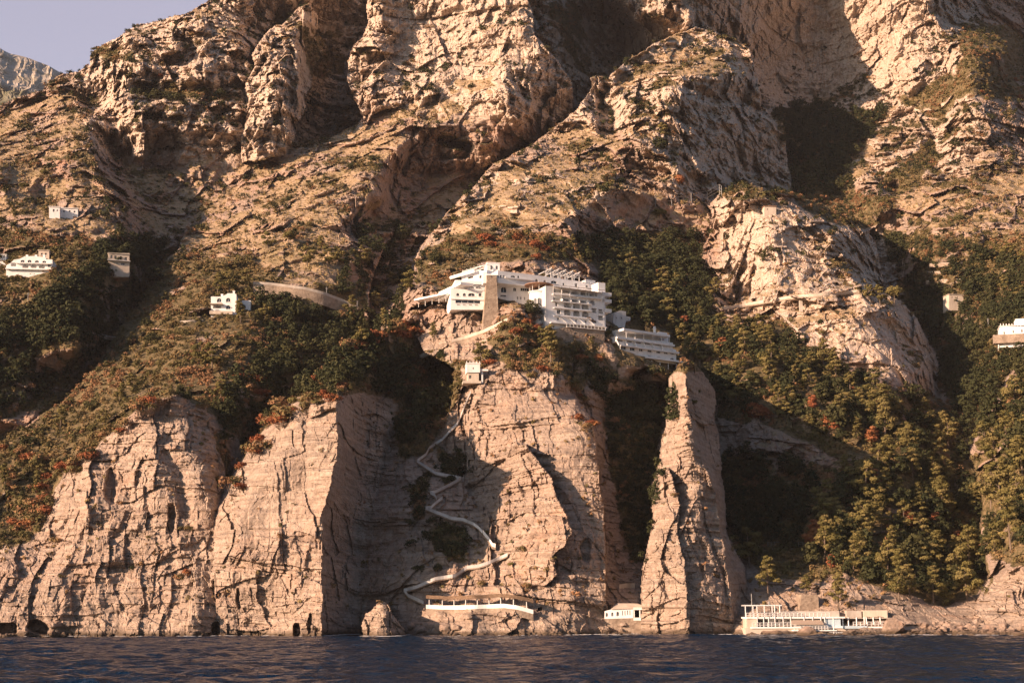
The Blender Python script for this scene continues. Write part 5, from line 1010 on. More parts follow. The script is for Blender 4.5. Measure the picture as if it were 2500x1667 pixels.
# --- walls, roads and stairs that follow the ground
def follow(pts, step=7, smooth_n=5, push=1.0):
    P = []
    for a, b_ in zip(pts[:-1], pts[1:]):
        n = max(1, int(math.hypot(b_[0]-a[0], b_[1]-a[1])/step))
        P += [(a[0]+(b_[0]-a[0])*k/n, a[1]+(b_[1]-a[1])*k/n) for k in range(n)]
    P.append(pts[-1]); D = [depth_at(x, y, 3) for x, y in P]
    for _ in range(smooth_n): D = [min(D[i], (D[max(0, i-1)]+D[i]+D[min(len(D)-1, i+1)])/3+.6) for i in range(len(D))]; D = [(D[max(0, i-1)]+D[i]*2+D[min(len(D)-1, i+1)])/4 for i in range(len(D))]
    return [at(x, y, d-push) for (x, y), d in zip(P, D)]
def ribbon(b, P, up0, up1, back, mi=0):
    """continuous wall along P from up0 to up1 above it, back metres thick"""
    rows = [[b.verts.new(p+Vector((0, 0, up0))), b.verts.new(p+Vector((0, 0, up1))), b.verts.new(p+Vector((0, back, up1))), b.verts.new(p+Vector((0, back, up0)))] for p in P]
    for r0, r1 in zip(rows[:-1], rows[1:]):
        for i in range(4): b.faces.new((r0[i], r1[i], r1[(i+1) % 4], r0[(i+1) % 4])).material_index = mi
    b.faces.new(rows[0]).material_index = mi; b.faces.new(rows[-1][::-1]).material_index = mi
def path_thing(name, label, cat, pts, hgt=1.1, below=2.0, deck=2.2, mat=None, bmat=None, push=1.0, smooth_n=5, group=None):
    P = follow(pts, 7, smooth_n, push); t = thing(name, label, cat, P[0], group)
    b = bmesh.new(); ribbon(b, P, 0.0, hgt, .35); part('parapet', b, mat or M_WHITE, t)
    b = bmesh.new(); ribbon(b, [p+Vector((0, .05, 0)) for p in P], -below, .0, deck); part('retaining_wall', b, bmat or M_STONE, t); return P, t
path_thing('cliff_stair', 'white-walled zigzag stair climbing the shaded gully, middle flights', 'stair', [(1150,958),(1142,975),(1131,1002),(1118,1035),(1103,1050),(1096,1057),(1080,1075),(1048,1096),(1040,1112),(1018,1128),(1042,1144),(1064,1158),(1095,1164),(1115,1167)], 0.8, .3, 1.4, M_GREYW, M_STONE, 2.0, 3, 'flights of the cliff stair')  # grey masonry, toned down with the gully's shade painted in
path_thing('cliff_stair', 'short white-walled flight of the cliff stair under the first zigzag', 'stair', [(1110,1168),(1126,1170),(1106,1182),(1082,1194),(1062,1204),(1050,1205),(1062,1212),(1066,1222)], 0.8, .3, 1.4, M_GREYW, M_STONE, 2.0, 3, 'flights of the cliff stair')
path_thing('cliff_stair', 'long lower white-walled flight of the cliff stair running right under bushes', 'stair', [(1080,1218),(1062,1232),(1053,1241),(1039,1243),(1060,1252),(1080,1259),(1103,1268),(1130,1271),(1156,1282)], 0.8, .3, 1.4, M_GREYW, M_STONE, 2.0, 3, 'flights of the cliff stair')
path_thing('cliff_stair', 'short curved link of the cliff stair above the steep railed flight', 'stair', [(1156,1282),(1168,1291),(1178,1302)], .8, .3, 1.6, M_WHITE, M_STONE, 2.0, 4, 'flights of the cliff stair')
path_thing('cliff_stair', 'steep pale flight of the cliff stair with railings beside the lit crag', 'stair', [(1179,1303),(1192,1318),(1202,1334),(1210,1336)], 1.0, .6, 1.8, M_WHITE, M_STONE, 2.2, 5, 'flights of the cliff stair')
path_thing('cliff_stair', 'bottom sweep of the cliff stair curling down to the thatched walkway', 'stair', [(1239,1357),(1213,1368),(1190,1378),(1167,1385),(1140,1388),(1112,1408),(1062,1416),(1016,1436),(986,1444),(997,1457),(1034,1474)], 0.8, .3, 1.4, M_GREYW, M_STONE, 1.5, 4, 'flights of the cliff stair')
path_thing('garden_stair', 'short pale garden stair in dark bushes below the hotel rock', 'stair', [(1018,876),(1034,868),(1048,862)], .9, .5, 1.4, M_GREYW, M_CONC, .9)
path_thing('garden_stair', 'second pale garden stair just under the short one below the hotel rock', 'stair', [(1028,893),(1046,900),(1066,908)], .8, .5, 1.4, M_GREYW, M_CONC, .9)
path_thing('access_ramp', 'sloping pale ramp wall rising to the foot of the round bay', 'wall', [(1102,836),(1140,826),(1181,812),(1215,796),(1245,780),(1270,766),(1296,752)], 1.0, 3.0, 2.2, M_CREAM, M_STONE, 1.2, 6)
path_thing('road_wall', 'curved grey road wall on the hillside right of the arched villa', 'wall', [(618,694),(660,696),(705,702),(745,707),(790,719),(825,732),(855,745),(874,755)], 1.0, 4.0, 4.0, M_CONC, M_STONE, 5.0, 12)
P, t = path_thing('road_wall', 'pale road parapet crossing the rock dome on the right', 'wall', [(1762,756),(1790,752),(1850,741),(1900,733),(1940,727),(1985,724),(2030,720),(2098,713)], 1.0, .5, 3.0, M_CREAM, M_STONE, 1.2, 8)
b = bmesh.new(); q = at(1956, 727, P[len(P)*58//100].y+.6); fbox(b, Fac(1956, 740, q.y), -.5, .5, q.z-8, q.z-.7, -1.5, 0); part('pillar', b, M_CONC, t)
b = bmesh.new(); q = at(2000, 724, P[-3].y+.7); f = Fac(2000, 724, q.y, .1); s1, _ = f.st(2100, 715); bb = [f.p(0, q.z-3, 0), f.p(s1, q.z-7.5, 0), f.p(s1, q.z+.4, 0), f.p(0, q.z-.8, 0)]; box_v(b, bb+[v+Vector((0, 3, 0)) for v in bb]); part('abutment', b, M_CREAM, t)
path_thing('garden_wall', 'pale retaining wall on the slope below the arched villa', 'wall', [(438,786),(455,785),(475,783),(496,782)], .4, 2.0, 1.5, M_CREAM, M_CREAM, 1.2, 6)
path_thing('garden_wall', 'low stone wall across the dark valley below the old house', 'wall', [(180,802),(220,812),(262,822),(300,828)], .5, 1.0, 1.5, M_CONC, M_STONE, 1.0, 8)
for k, (pts, lab) in enumerate([([(2270,645),(2310,643),(2350,641)], 'upper dry-stone terrace wall in the right-hand valley'), ([(2265,665),(2315,663),(2360,661)], 'middle dry-stone terrace wall in the right-hand valley'), ([(2262,686),(2315,683),(2365,682)], 'lowest dry-stone terrace wall in the right-hand valley'), ([(2270,800),(2330,803),(2400,798),(2440,800)], 'long terrace wall left of the villa at the right border')]):
    path_thing('terrace_wall', lab, 'wall', pts, .3, 1.4, 1.5, M_CONC, M_STONE, .8, 8, 'terrace walls in the right-hand valley')
# --- thatched walkway above the shore
P = follow([(1040,1484),(1080,1486),(1130,1486),(1180,1484),(1230,1482),(1262,1486),(1302,1497)], 7, 10, 1.8)
t = thing('walkway', 'thatched walkway with white posts above the shore rocks', 'walkway', P[0])
b = bmesh.new(); ribbon(b, P, -.1, .85, .4); part('parapet', b, M_WHITE, t)
b = bmesh.new(); ribbon(b, [p+Vector((0, .1, 0)) for p in P], -1.6, -.1, 2.6); part('retaining_wall', b, M_STONE, t)
for p in P[1::4]:
    b = bmesh.new(); bar(b, p+Vector((0, .2, .7)), p+Vector((0, .2, 2.75)), .09); part('post', b, M_FRAME, t)
b = bmesh.new(); ribbon(b, [p+Vector((0, -.7, float(vn(p.x, 3, 1, 4))*.15)) for p in P], 2.35, 3.15, 3.4); part('thatched_roof', b, M_THATCH, t)
# --- arcaded pavilion
f = Fac(1530, 1495, depth_at(1520, 1512)-2.0, -.05)
t = thing('pavilion', 'white arcaded pavilion at the water foot of the gorge', 'building', f.p(0, 3))
wall(f, [(1476, 1510), (1546, 1508), (1546, 1484), (1496, 1486), (1476, 1491)], [('a', 1481.5, 1500, 5, 10), ('a', 1495, 1499, 5, 10), ('a', 1508, 1498, 6, 11), ('r', 1520, 1496, 2.5, 12), ('r', 1526, 1496, 2.5, 12), ('r', 1532, 1495, 2.5, 12), ('r', 1538, 1495, 2.5, 12)], t, 5)
b = bmesh.new(); s0, z = f.st(1546, 1487); s1, _ = f.st(1588, 1487); fbox(b, f, s0, s1, z-.1, z+.45, -5, .2); fbox(b, f, s0, s1, z-2.6, z-1.9, -5, 0)
for px in (1548, 1562, 1570, 1586): s, _ = f.st(px, 1490); fbox(b, f, s-.12, s+.12, z-2, z-.1, -.3, 0)
part('porch', b, M_WHITE, t)
b = bmesh.new(); A = [f.st(x, y) for x, y in ((1492, 1487), (1588, 1483), (1560, 1474), (1510, 1472))]
lo = [f.p(A[0][0], A[0][1], .3), f.p(A[1][0], A[1][1], .3), f.p(A[2][0], A[2][1], -3), f.p(A[3][0], A[3][1], -3)]; box_v(b, lo + [v+Vector((0, 3, .2)) for v in lo]); part('roof', b, M_CREAM, t)
b = bmesh.new(); s0, z = f.st(1476, 1508); s1, _ = f.st(1590, 1508); fbox(b, f, s0, s1, z-6, z-.05, -6, -.1); part('base', b, M_STONE, t)
path_thing('garden_wall', 'small pale terrace wall in the gorge above the arcaded pavilion', 'wall', [(1512,1435),(1530,1432),(1550,1432)], .9, 1.6, 2.0, M_CREAM, M_CREAM, 1.5, 4)
# --- beach club
def K(cx, cy): return (1780+cx/3.794, 1430+cy/3.794)
bc = Fac(*K(600, 380), 326, -.03); up = Fac(*K(500, 270), 330.5, -.03)
t = thing('beach_club', 'two-storey white beach club decks on the rocky shore', 'building', bc.p(0, 2))
def bb_(f, cx0, cy0, cx1, cy1, d0, d1, name, mat):
    b = bmesh.new(); s0, z1 = f.st(*K(cx0, cy0)); s1, z0 = f.st(*K(cx1, cy1)); fbox(b, f, s0, s1, z0, z1, d0, d1); return part(name, b, mat, t)
bb_(bc, 200, 378, 1450, 388, -7, .3, 'lower_deck', M_WHITE); bb_(bc, 150, 388, 1560, 520, -8, 0, 'sea_wall', M_CREAM)
bb_(up, 138, 286, 1040, 297, -5, 4.2, 'upper_deck', M_WHITE); bb_(up, 465, 232, 1030, 288, -4, -1, 'back_wall', M_CONC); bb_(up, 140, 300, 235, 385, -3, 4.0, 'side_wall', M_CREAM)
bb_(bc, 560, 186, 1030, 232, -11, -7, 'upper_rock_wall', M_CONC) if False else None
w = wall(Fac(*K(450, 340), 330, -.03), [K(235, 384), K(1000, 384), K(1000, 300), K(235, 300)], [('r', *K(343, 324), 8, 7), ('r', *K(440, 324), 7, 8), ('r', *K(485, 318), 4, 4), ('r', *K(546, 318), 4, 4), ('r', *K(290, 345), 12, 16), ('r', *K(700, 352), 50, 12)], t, 4, M_WHITE)
for cx in (265, 325, 370, 430, 505, 575, 700, 780, 855, 890): b = bmesh.new(); s, z = bc.st(*K(cx, 378)); bar(b, bc.p(s, z, -.2), bc.p(s, z+2.3, -.2), .08); part('deck_post', b, M_FRAME, t)
b = bmesh.new()
for cx in (135, 205, 242, 308, 380, 404, 450): s, z = up.st(*K(cx, 272)); bar(b, up.p(s, z-.4, 3.6), up.p(s, z+2.3, 3.6), .09)
s0, z = up.st(*K(130, 182)); s1, _ = up.st(*K(465, 182))
for d in (-3, .3, 3.6): bar(b, up.p(s0, z, d), up.p(s1, z, d), .10)
for i in range(12): s = s0+(s1-s0)*i/11; bar(b, up.p(s, z+.12, -3), up.p(s, z+.12, 3.7), .05)
part('pergola', b, M_FRAME, t)
def rail(f, cx0, cx1, cy, n, d, h=.95, th=None):
    b = bmesh.new(); s0, z = f.st(*K(cx0, cy)); s1, _ = f.st(*K(cx1, cy))
    for i in range(n): s = s0+(s1-s0)*i/(n-1); bar(b, f.p(s, z, d), f.p(s, z+h, d), .05)
    for hh in (h, h*.5): bar(b, f.p(s0, z+hh, d), f.p(s1, z+hh, d), .045)
    return part('railing', b, M_FRAME, th or t)
rail(up, 140, 900, 288, 22, 3.9); rail(bc, 215, 900, 380, 20, .2); rail(bc, 1150, 1450, 372, 10, .2); rail(bc, 590, 900, 408, 12, 2.2)
b = bmesh.new(); s0, z = bc.st(*K(572, 318)); s1, _ = bc.st(*K(858, 318)); v = [bc.p(s0, z-.9, 2.4), bc.p(s1, z-.9, 2.4), bc.p(s1, z, -.5), bc.p(s0, z, -.5)]; box_v(b, v+[q+Vector((0, 0, .1)) for q in v]); part('awning', b, M_AWN, t)
bb_(bc, 900, 306, 1040, 384, -2, -.6, 'stair_wall', M_BLUE); bb_(bc, 1045, 368, 1275, 392, -3, .5, 'blue_deck', M_BLUE)
bb_(bc, 580, 406, 980, 414, -.5, 2.6, 'dining_platform', M_WHITE)
bb_(up, 1092, 228, 1228, 292, -3, 0, 'right_back_wall', M_CONC); bb_(up, 1240, 224, 1465, 294, -3, .4, 'right_upper_wall', M_CREAM)
bb_(up, 1050, 294, 1468, 300, -4, 3.2, 'right_roof', M_CONC)
for cx in (1065, 1118, 1194, 1266, 1286, 1350, 1414): b = bmesh.new(); s, z = bc.st(*K(cx, 374)); bar(b, bc.p(s, z, -1.2), bc.p(s, z+2.05, -1.2), .1); part('porch_post', b, M_WHITE, t)
wall(Fac(*K(1250, 340), 331, -.03), [K(1050, 378), K(1465, 378), K(1465, 300), K(1050, 300)], [('r', *K(1205, 340), 5, 14), ('r', *K(1340, 336), 4, 4), ('r', *K(1085, 345), 7, 14)], t, 3, M_CONC, name='porch_wall')
b = bmesh.new(); s, z = bc.st(*K(403, 182)); bar(b, bc.p(s, z, -5), bc.p(s, z+1.0, -5), .14); s, z = bc.st(*K(245, 200)); bar(b, bc.p(s, z-2, -6), bc.p(s, z+3.2, -6), .07); part('mast', b, M_METAL, t)
t = thing('stone_block_wall', 'square stone block retaining wall standing above the beach club', 'wall', at(1976, 1480, 336))
f = Fac(*K(745, 190), depth_at(*K(745, 170))-2.2, .05); wall(f, [K(650, 232), K(835, 232), K(825, 82), K(672, 80)], [], t, 5, M_STONE)
t = thing('concrete_ledge', 'pale concrete retaining ledge behind the boulder by the beach', 'wall', at(2220, 1525, 330))
f = Fac(*K(1690, 380), 329, .02); wall(f, [K(1575, 440), K(1790, 440), K(1790, 335), K(1575, 330)], [], t, 5, M_CREAM)
# jetty rails and sun terrace
t = thing('jetty', 'small jetty with white rails in front of the beach club', 'jetty', at(2060, 1552, 322)); f = Fac(*K(1040, 470), 321.5)
b = bmesh.new(); s0, z = f.st(*K(925, 472)); s1, _ = f.st(*K(1180, 472)); fbox(b, f, s0, s1, z-.25, z, -6, 0); part('deck', b, M_CONC, t)
b = bmesh.new()
for i in range(5): s = s0+(s1-s0)*i/4; bar(b, f.p(s, -.8, -.3), f.p(s, z-.25, -.3), .12); bar(b, f.p(s, -.8, -3), f.p(s, z-.25, -3), .12)
part('pile', b, M_WOOD, t); rail(f, 925, 1180, 470, 12, 0, .95, t)
b = bmesh.new(); s, z = f.st(*K(992, 470)); bar(b, f.p(s, z, -2), f.p(s, z+4.4, -2), .1); part('mast', b, M_FRAME, t)
t = thing('sun_terrace', 'low sun terrace with white rails on the rocks right of the beach club', 'terrace', at(2230, 1552, 322)); f = Fac(*K(1700, 465), 322.5)
b = bmesh.new(); s0, z = f.st(*K(1300, 466)); s1, _ = f.st(*K(2280, 466)); fbox(b, f, s0, s1, -.8, z, -7, 0); part('deck', b, M_CONC, t)
rail(f, 1500, 1690, 464, 12, -.2, .9, t); rail(f, 2100, 2260, 466, 10, -.2, .9, t)
for cx in (1575, 1612, 1638, 1678, 1745, 1928, 2052, 2180): 
    b = bmesh.new(); s, z = f.st(*K(cx, 466)); fbox(b, f, s-.13, s+.13, z, z+2.2, -3.2, -2.9); part('pillar', b, M_WHITE, t)
def lounger():
    b = bmesh.new(); z = .38
    box_v(b, [Vector(q) for q in ((-.3, -.9, z), (.3, -.9, z), (.3, .4, z), (-.3, .4, z), (-.3, -.9, z+.07), (.3, -.9, z+.07), (.3, .4, z+.07), (-.3, .4, z+.07))]); seat = bm_mesh('seat', b, M_BLUE)
    b = bmesh.new(); box_v(b, [Vector(q) for q in ((-.3, .4, z), (.3, .4, z), (.3, .8, z+.75), (-.3, .8, z+.75), (-.3, .48, z), (.3, .48, z), (.3, .88, z+.72), (-.3, .88, z+.72))]); back = bm_mesh('backrest', b, M_BLUE)
    b = bmesh.new(); bar(b, (0, 0, 0), (0, 0, z), .03); leg = bm_mesh('leg', b, M_FRAME); return seat, back, leg
LS = lounger(); f = Fac(*K(1400, 465), 322.5)
for i, cx in enumerate((1345, 1372, 1400, 1418, 1436, 1462, 1520)):
    s, z = f.st(*K(cx, 466)); p = f.p(s, z, -4); e = empty('sun_lounger', p, rnd.uniform(-.3, .3)+.5)
    child('seat', LS[0], e); child('backrest', LS[1], e)
    for a, c in ((-.27, -.8), (.27, -.8), (-.27, .35), (.27, .35)): l = child('leg', LS[2], e); l.location = (a, c, 0)
    tag(e, ['pale blue sun lounger nearest the beach club porch', 'second pale blue sun lounger from the beach club porch', 'pale blue sun lounger in the middle of its row', 'pale blue sun lounger right of the middle one', 'fifth pale blue sun lounger from the porch', 'sixth pale blue sun lounger from the porch', 'pale blue sun lounger standing apart by the rails'][i], 'lounger', 'sun loungers on the shore terrace')
# --- masts, poles and the rockfall fence
for px, py, hgt, lab in [(309, 683, 5.5, 'thin utility pole below the old two-storey house'), (797, 727, 4, 'short lamp pole on the bend of the grey road wall'), (2421, 742, 5, 'thin pole in the dark right-hand valley above the border villa'), (2414, 808, 5, 'thin pole on the terraces left of the border villa'), (2320, 812, 4, 'short pole on the terraces far left of the border villa'), (68, 735, 3, 'short pole among the scrub under the terraced villa'), (872, 752, 3, 'post at the end of the grey road wall')]:
    g = at(px, py, depth_at(px, py)-.6); e = thing('utility_pole', lab, 'pole', g, 'utility poles')
    b = bmesh.new(); bar(b, g-Vector((0, 0, 1)), g+Vector((0, 0, hgt)), .09); part('pole', b, M_METAL, e)
    b = bmesh.new(); bar(b, g+Vector((-.5, 0, hgt-.5)), g+Vector((.5, 0, hgt-.5)), .05); part('crossarm', b, M_METAL, e)
g0 = at(1690, 494, depth_at(1690, 494)-1.5); t = thing('rockfall_fence', 'slender rockfall fence of posts and cables under the shaded cliff', 'fence', g0); pp = []
for px, py in ((1600, 500), (1640, 498), (1688, 494), (1727, 490), (1757, 474), (1762, 478)):
    g = at(px, py, depth_at(px, py)-1.5); b = bmesh.new(); bar(b, g-Vector((0, 0, 1)), g+Vector((0, 0, 4.2)), .1); part('post', b, M_METAL, t); pp.append(g+Vector((0, 0, 4.2)))
b = bmesh.new()
for a, c in zip(pp[:-1], pp[1:]):
    for k in (0, 1.4, 2.8): bar(b, a-Vector((0, 0, k)), c-Vector((0, 0, k)), .035)
part('cable', b, M_METAL, t)
P = follow([(1875,1338),(1900,1337),(1930,1338),(1960,1337)], 8, 6, 1.0); t = thing('garden_fence', 'low wire fence along the foot of the dark green hollow', 'fence', P[0])
b = bmesh.new(); ribbon(b, P, -1.2, 0, .4); part('plinth', b, M_CONC, t)
for p in P[::1]: b = bmesh.new(); bar(b, p, p+Vector((0, 0, 1.7)), .04); part('post', b, M_METAL, t)
b = bmesh.new(); [bar(b, a+Vector((0, 0, h)), c+Vector((0, 0, h)), .02) for a, c in zip(P[:-1], P[1:]) for h in (.6, 1.1, 1.6)]; part('wire', b, M_METAL, t)
# --- boulders along the waterline
def rock_mesh(seed):
    b = bmesh.new(); bmesh.ops.create_icosphere(b, subdivisions=3, radius=1); r = random.Random(seed); pl = [(Vector((r.gauss(0, 1), r.gauss(0, 1), r.gauss(0, .8))).normalized(), r.uniform(.55, .85)) for _ in range(14)]
    for v in b.verts:
        for n, d in pl:
            k = v.co.dot(n)
            if k > d: v.co -= n*(k-d)
        v.co += v.co.normalized()*float(vn(v.co.x*2.2, v.co.y*2.2, v.co.z*2.2, seed))*.07
    me = bpy.data.meshes.new('boulder'); b.to_mesh(me); b.free(); me.materials.append(M_ROCK); return me
RK = [rock_mesh(i+1) for i in range(7)]
def boulder(px, py, size, lab=None, wet=True, big=False):
    Y = depth_at(px, py) - size*.5
    g = at(px, py, Y); o = bpy.data.objects.new('boulder', rnd.choice(RK)); C.objects.link(o); g.z = max(g.z, -.1) if wet else g.z
    o.location = g; o.scale = (size*rnd.uniform(.8, 1.35), size*rnd.uniform(.7, 1.1), size*rnd.uniform(.5, .85)); o.rotation_euler = (rnd.uniform(-.3, .3), rnd.uniform(-.3, .3), rnd.uniform(0, 6.3))
    tag(o, lab or (('big ' if size > 1.7 else 'small ' if size < .9 else '') + rnd.choice(['tan', 'brown', 'pale']) + ' boulder ' + where_(px, py)), 'boulder', 'boulders along the waterline')
boulder(2180, 1535, 3.6, 'largest rounded boulder standing right of the beach club porch', False); boulder(2115-40, 1548, 2.2); boulder(1970, 1549, 2.6, 'broad slanting boulder in front of the beach club dining platform'); boulder(1880, 1548, 2.0)
for x0, x1, n, a, c in ((815, 885, 12, .4, 1.1), (990, 1180, 22, .5, 1.6), (1180, 1480, 26, .4, 1.2), (1480, 1600, 16, .5, 1.5), (1815, 2050, 30, .6, 1.7), (2050, 2280, 26, .5, 1.5), (2280, 2500, 26, .7, 2.0), (0, 520, 16, .4, 1.1)):
    for i in range(n): px = x0+(x1-x0)*(i+rnd.random())/n; boulder(px, 1546+px*.0052+rnd.uniform(-1, 4), rnd.uniform(a, c))
for i in range(46): px = rnd.uniform(2240, 2500); boulder(px, rnd.uniform(1518, 1548), rnd.uniform(.5, 1.5), None, False)
for i in range(8): boulder(rnd.uniform(1000, 1120), rnd.uniform(1515, 1540), rnd.uniform(1.2, 2.2), None, False)
print('built', round(time.time()-T0, 1))
# --- foam where the swell breaks on the rocks
def foam():
    r = np.random.default_rng(77); V = []
    for k in range(420):
        px = r.choice([r.uniform(-10, 2510), r.uniform(780, 1000), r.uniform(1400, 1900), r.uniform(2150, 2500)]); Y = depth_at(px, 1552) - r.uniform(.5, 5)
        c = at(px, 1552, Y); a, b_ = r.uniform(.3, 1.5), r.uniform(.15, .5); n = 7; th = r.uniform(0, 6.28)
        P = [(c.x+math.cos(th+q*6.283/n)*a*r.uniform(.5, 1), Y+math.sin(th+q*6.283/n)*b_*r.uniform(.5, 1), .34) for q in range(n)]
        for q in range(n): V += [(c.x, Y, .42), P[q], P[(q+1) % n]]
    V = np.array(V); t = NT('foam'); t.col((.55, .55, .55)); me = tri_mesh('foam', V, np.zeros(len(V)), t.m); o = bpy.data.objects.new('foam', me); C.objects.link(o)
    tag(o, 'thin white foam where the swell meets the rocks', 'foam', None, 'stuff')
foam()
# ------------------------------------------------------------------ far hill beyond the left skyline
def far_hill():
    xs = np.linspace(-700, 420, 420); n = 260; V = []
    crest = np.interp(xs, [-700, -200, 0, 25, 73, 120, 145, 200, 320, 420], [40, 90, 118, 131, 144, 163, 176, 196, 235, 260])
    Y0 = 2300.0; T = np.linspace(0, 1, n)
    PXg, TT = np.meshgrid(xs, T); PYg = crest[None] + TT*TT*260 + TT*60; Yg = Y0 - TT*900
    nz = fbm(PXg/60, PYg/60, 0*PXg+2, 4, 120); nr = ridged(PXg/45+nz*2, PYg/90, 0*PXg+5, 4, 125)
    Yg = Yg - nr*75 - nz*50; PYg = PYg + nz*3*(1-TT); R = rays(PXg, PYg)
    Vv = np.stack([R[..., 0]*Yg, Yg, R[..., 2]*Yg+CAM_H], -1).reshape(-1, 3).astype(np.float32)
    idx = np.arange(n*420).reshape(n, 420); F = np.stack([idx[:-1, :-1], idx[1:, :-1], idx[1:, 1:], idx[:-1, 1:]], -1).reshape(-1, 4)
    me = bpy.data.meshes.new('hills'); me.vertices.add(len(Vv)); me.vertices.foreach_set('co', Vv.ravel()); me.loops.add(F.size); me.loops.foreach_set('vertex_index', F.ravel().astype(np.int32))
    me.polygons.add(len(F)); me.polygons.foreach_set('loop_start', np.arange(0, F.size, 4, dtype=np.int32)); me.update(calc_edges=True); me.polygons.foreach_set('use_smooth', np.zeros(len(F), bool))
    t = NT('far_hill'); P = t.coord(); c = t.ramp(t.noise(P, .012, 8, .7), [(.34, (.16, .15, .09)), (.46, (.34, .29, .22)), (.62, (.50, .43, .36))])
    z = t.n('ShaderNodeSeparateXYZ'); t.l(P, z.inputs[0]); low = t.ramp(t.math('ADD', t.math('MULTIPLY', z.outputs[2], .001), t.math('MULTIPLY', t.noise(P, .01, 5, .6), .12)), [(.72, (1, 1, 1)), (.80, (0, 0, 0))])
    t.col(t.mix(low, c, t.ramp(t.noise(P, .05, 5, .7), [(.35, (.03, .045, .02)), (.65, (.09, .09, .04))]))); me.materials.append(t.m)
    o = bpy.data.objects.new('hills', me); C.objects.link(o); o['kind'] = 'structure'
far_hill()
# ------------------------------------------------------------------ sea, sky, sun
def sea():
    t = NT('sea_water'); t.b.inputs['Roughness'].default_value = .10; t.b.inputs['IOR'].default_value = 1.33; t.b.inputs['Specular IOR Level'].default_value = .22
    t.col((.001, .014, .038))
    P = t.coord()
    h = t.math('ADD', t.math('MULTIPLY', t.noise(P, .35, 4, .6, .3), 1.0), t.math('MULTIPLY', t.noise(t.coord((1, .8, 1)), 1.4, 4, .6), .35))
    t.bump(h, 1.0, .9)
    me = bpy.data.meshes.new('sea')
    # real swell near the camera, flat beyond
    xs = np.concatenate([np.linspace(-2500, -330, 12), np.arange(-300, 300, .9), np.linspace(330, 2500, 12)])
    ys = np.concatenate([np.linspace(-600, 60, 8), np.arange(70, 330, .55), np.linspace(345, 600, 8)])
    A, B = np.meshgrid(xs, ys); z0 = np.zeros_like(A)
    h = fbm(A/15, B/10, z0, 3, 91, .6)*.34 + ridged(A/5.2+fbm(A/20, B/20, z0, 2, 97), B/3.4, z0, 3, 94)*.44 + fbm(A/1.9, B/1.5, z0, 2, 99)*.16
    h = h*((np.abs(A) < 300) & (B > 60) & (B < 340))
    V = np.stack([A, B, h], -1).reshape(-1, 3).astype(np.float32); ny, nx = A.shape
    idx = np.arange(nx*ny).reshape(ny, nx); F = np.stack([idx[:-1, :-1], idx[:-1, 1:], idx[1:, 1:], idx[1:, :-1]], -1).reshape(-1, 4)
    me.vertices.add(len(V)); me.vertices.foreach_set('co', V.ravel()); me.loops.add(F.size); me.loops.foreach_set('vertex_index', F.ravel().astype(np.int32))
    me.polygons.add(len(F)); me.polygons.foreach_set('loop_start', np.arange(0, F.size, 4, dtype=np.int32)); me.update(calc_edges=True)
    me.polygons.foreach_set('use_smooth', np.ones(len(F), bool)); me.materials.append(t.m)
    o = bpy.data.objects.new('sea', me); C.objects.link(o); o['kind'] = 'structure'
sea()
# --- the thin warm air between the boat and the mountain
b = bmesh.new(); zt_top = float(WZ[LAND].max())+60
box_v(b, [Vector(q) for q in ((-2700, -800, -40), (2700, -800, -40), (2700, -800, zt_top), (-2700, -800, zt_top), (-2700, 2700, -40), (2700, 2700, -40), (2700, 2700, zt_top), (-2700, 2700, zt_top))])
bmesh.ops.recalc_face_normals(b, faces=b.faces); me = bpy.data.meshes.new('haze'); b.to_mesh(me); b.free()
hm_ = bpy.data.materials.new('haze'); hm_.use_nodes = True; hn = hm_.node_tree; hn.nodes.clear(); ho = hn.nodes.new('ShaderNodeOutputMaterial'); hv = hn.nodes.new('ShaderNodeVolumePrincipled')
hv.inputs['Color'].default_value = (.92, .88, .93, 1); hv.inputs['Density'].default_value = .000032; hn.links.new(hv.outputs[0], ho.inputs['Volume']); me.materials.append(hm_)
o = bpy.data.objects.new('haze', me); C.objects.link(o); o['kind'] = 'stuff'
SUN_EL, SUN_AZ = math.radians(18), math.radians(58)     # azimuth: how far left of straight behind the camera
sd = Vector((-math.sin(SUN_AZ)*math.cos(SUN_EL), -math.cos(SUN_AZ)*math.cos(SUN_EL), math.sin(SUN_EL)))
s = bpy.data.lights.new('sun', 'SUN'); s.energy = 5.0; s.angle = math.radians(.5); s.color = (1, .67, .465)
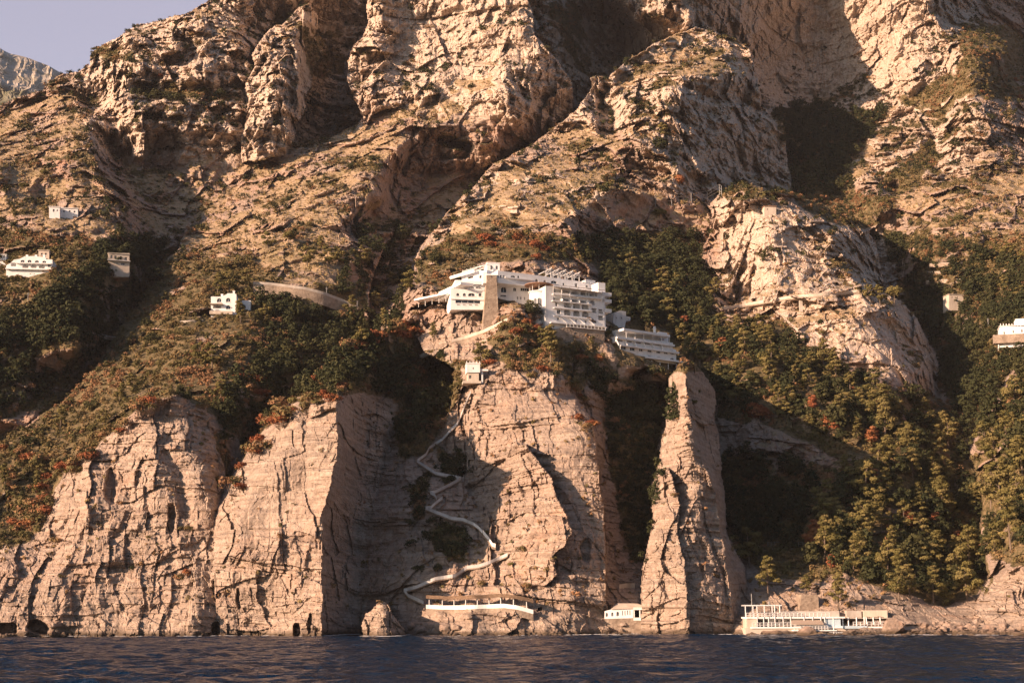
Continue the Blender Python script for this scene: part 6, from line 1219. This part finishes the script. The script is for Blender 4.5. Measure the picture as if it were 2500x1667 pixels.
so = bpy.data.objects.new('sun', s); C.objects.link(so); so.rotation_euler = sd.to_track_quat('Z', 'Y').to_euler(); so.location = (-200, -200, 200)
w = bpy.data.worlds.new('World'); bpy.context.scene.world = w; w.use_nodes = True
nt = w.node_tree; bg = nt.nodes['Background']; sk = nt.nodes.new('ShaderNodeTexSky'); sk.sky_type = 'NISHITA'; sk.sun_disc = False
sk.sun_elevation = SUN_EL; sk.sun_rotation = math.atan2(sd.x, sd.y); sk.air_density = 1.0; sk.dust_density = 2.0; sk.ozone_density = 3.0
# the sky opposite a low sun: the daylight model plus the pale lavender band low in the north
N = nt.nodes.new; tc = N('ShaderNodeTexCoord'); sx = N('ShaderNodeSeparateXYZ'); nt.links.new(tc.outputs['Generated'], sx.inputs[0])
def mr(src, a, b, c, d):
    m = N('ShaderNodeMapRange'); m.interpolation_type = 'SMOOTHSTEP'
    for i, v in enumerate((a, b, c, d)): m.inputs[i+1].default_value = v
    nt.links.new(src, m.inputs[0]); return m.outputs[0]
mm = N('ShaderNodeMath'); mm.operation = 'MULTIPLY'; nt.links.new(mr(sx.outputs[1], .55, .9, 0, 1), mm.inputs[0]); nt.links.new(mr(sx.outputs[2], .40, .50, 1, 0), mm.inputs[1])
band = N('ShaderNodeMix'); band.data_type = 'RGBA'; band.inputs[6].default_value = (0, 0, 0, 1); band.inputs[7].default_value = (2.9, 2.2, 2.2, 1); nt.links.new(mm.outputs[0], band.inputs[0])
add = N('ShaderNodeMix'); add.data_type = 'RGBA'; add.blend_type = 'ADD'; add.inputs[0].default_value = 1; nt.links.new(sk.outputs[0], add.inputs[6]); nt.links.new(band.outputs[2], add.inputs[7])
nt.links.new(add.outputs[2], bg.inputs[0]); bg.inputs[1].default_value = .058
sc = bpy.context.scene; sc.view_settings.view_transform = 'Standard'; sc.view_settings.look = 'None'; sc.view_settings.exposure = 1.1; sc.view_settings.gamma = 1
sc.cycles.max_bounces = 4; sc.cycles.diffuse_bounces = 3; sc.cycles.use_denoising = True
print('done', round(time.time()-T0, 1))
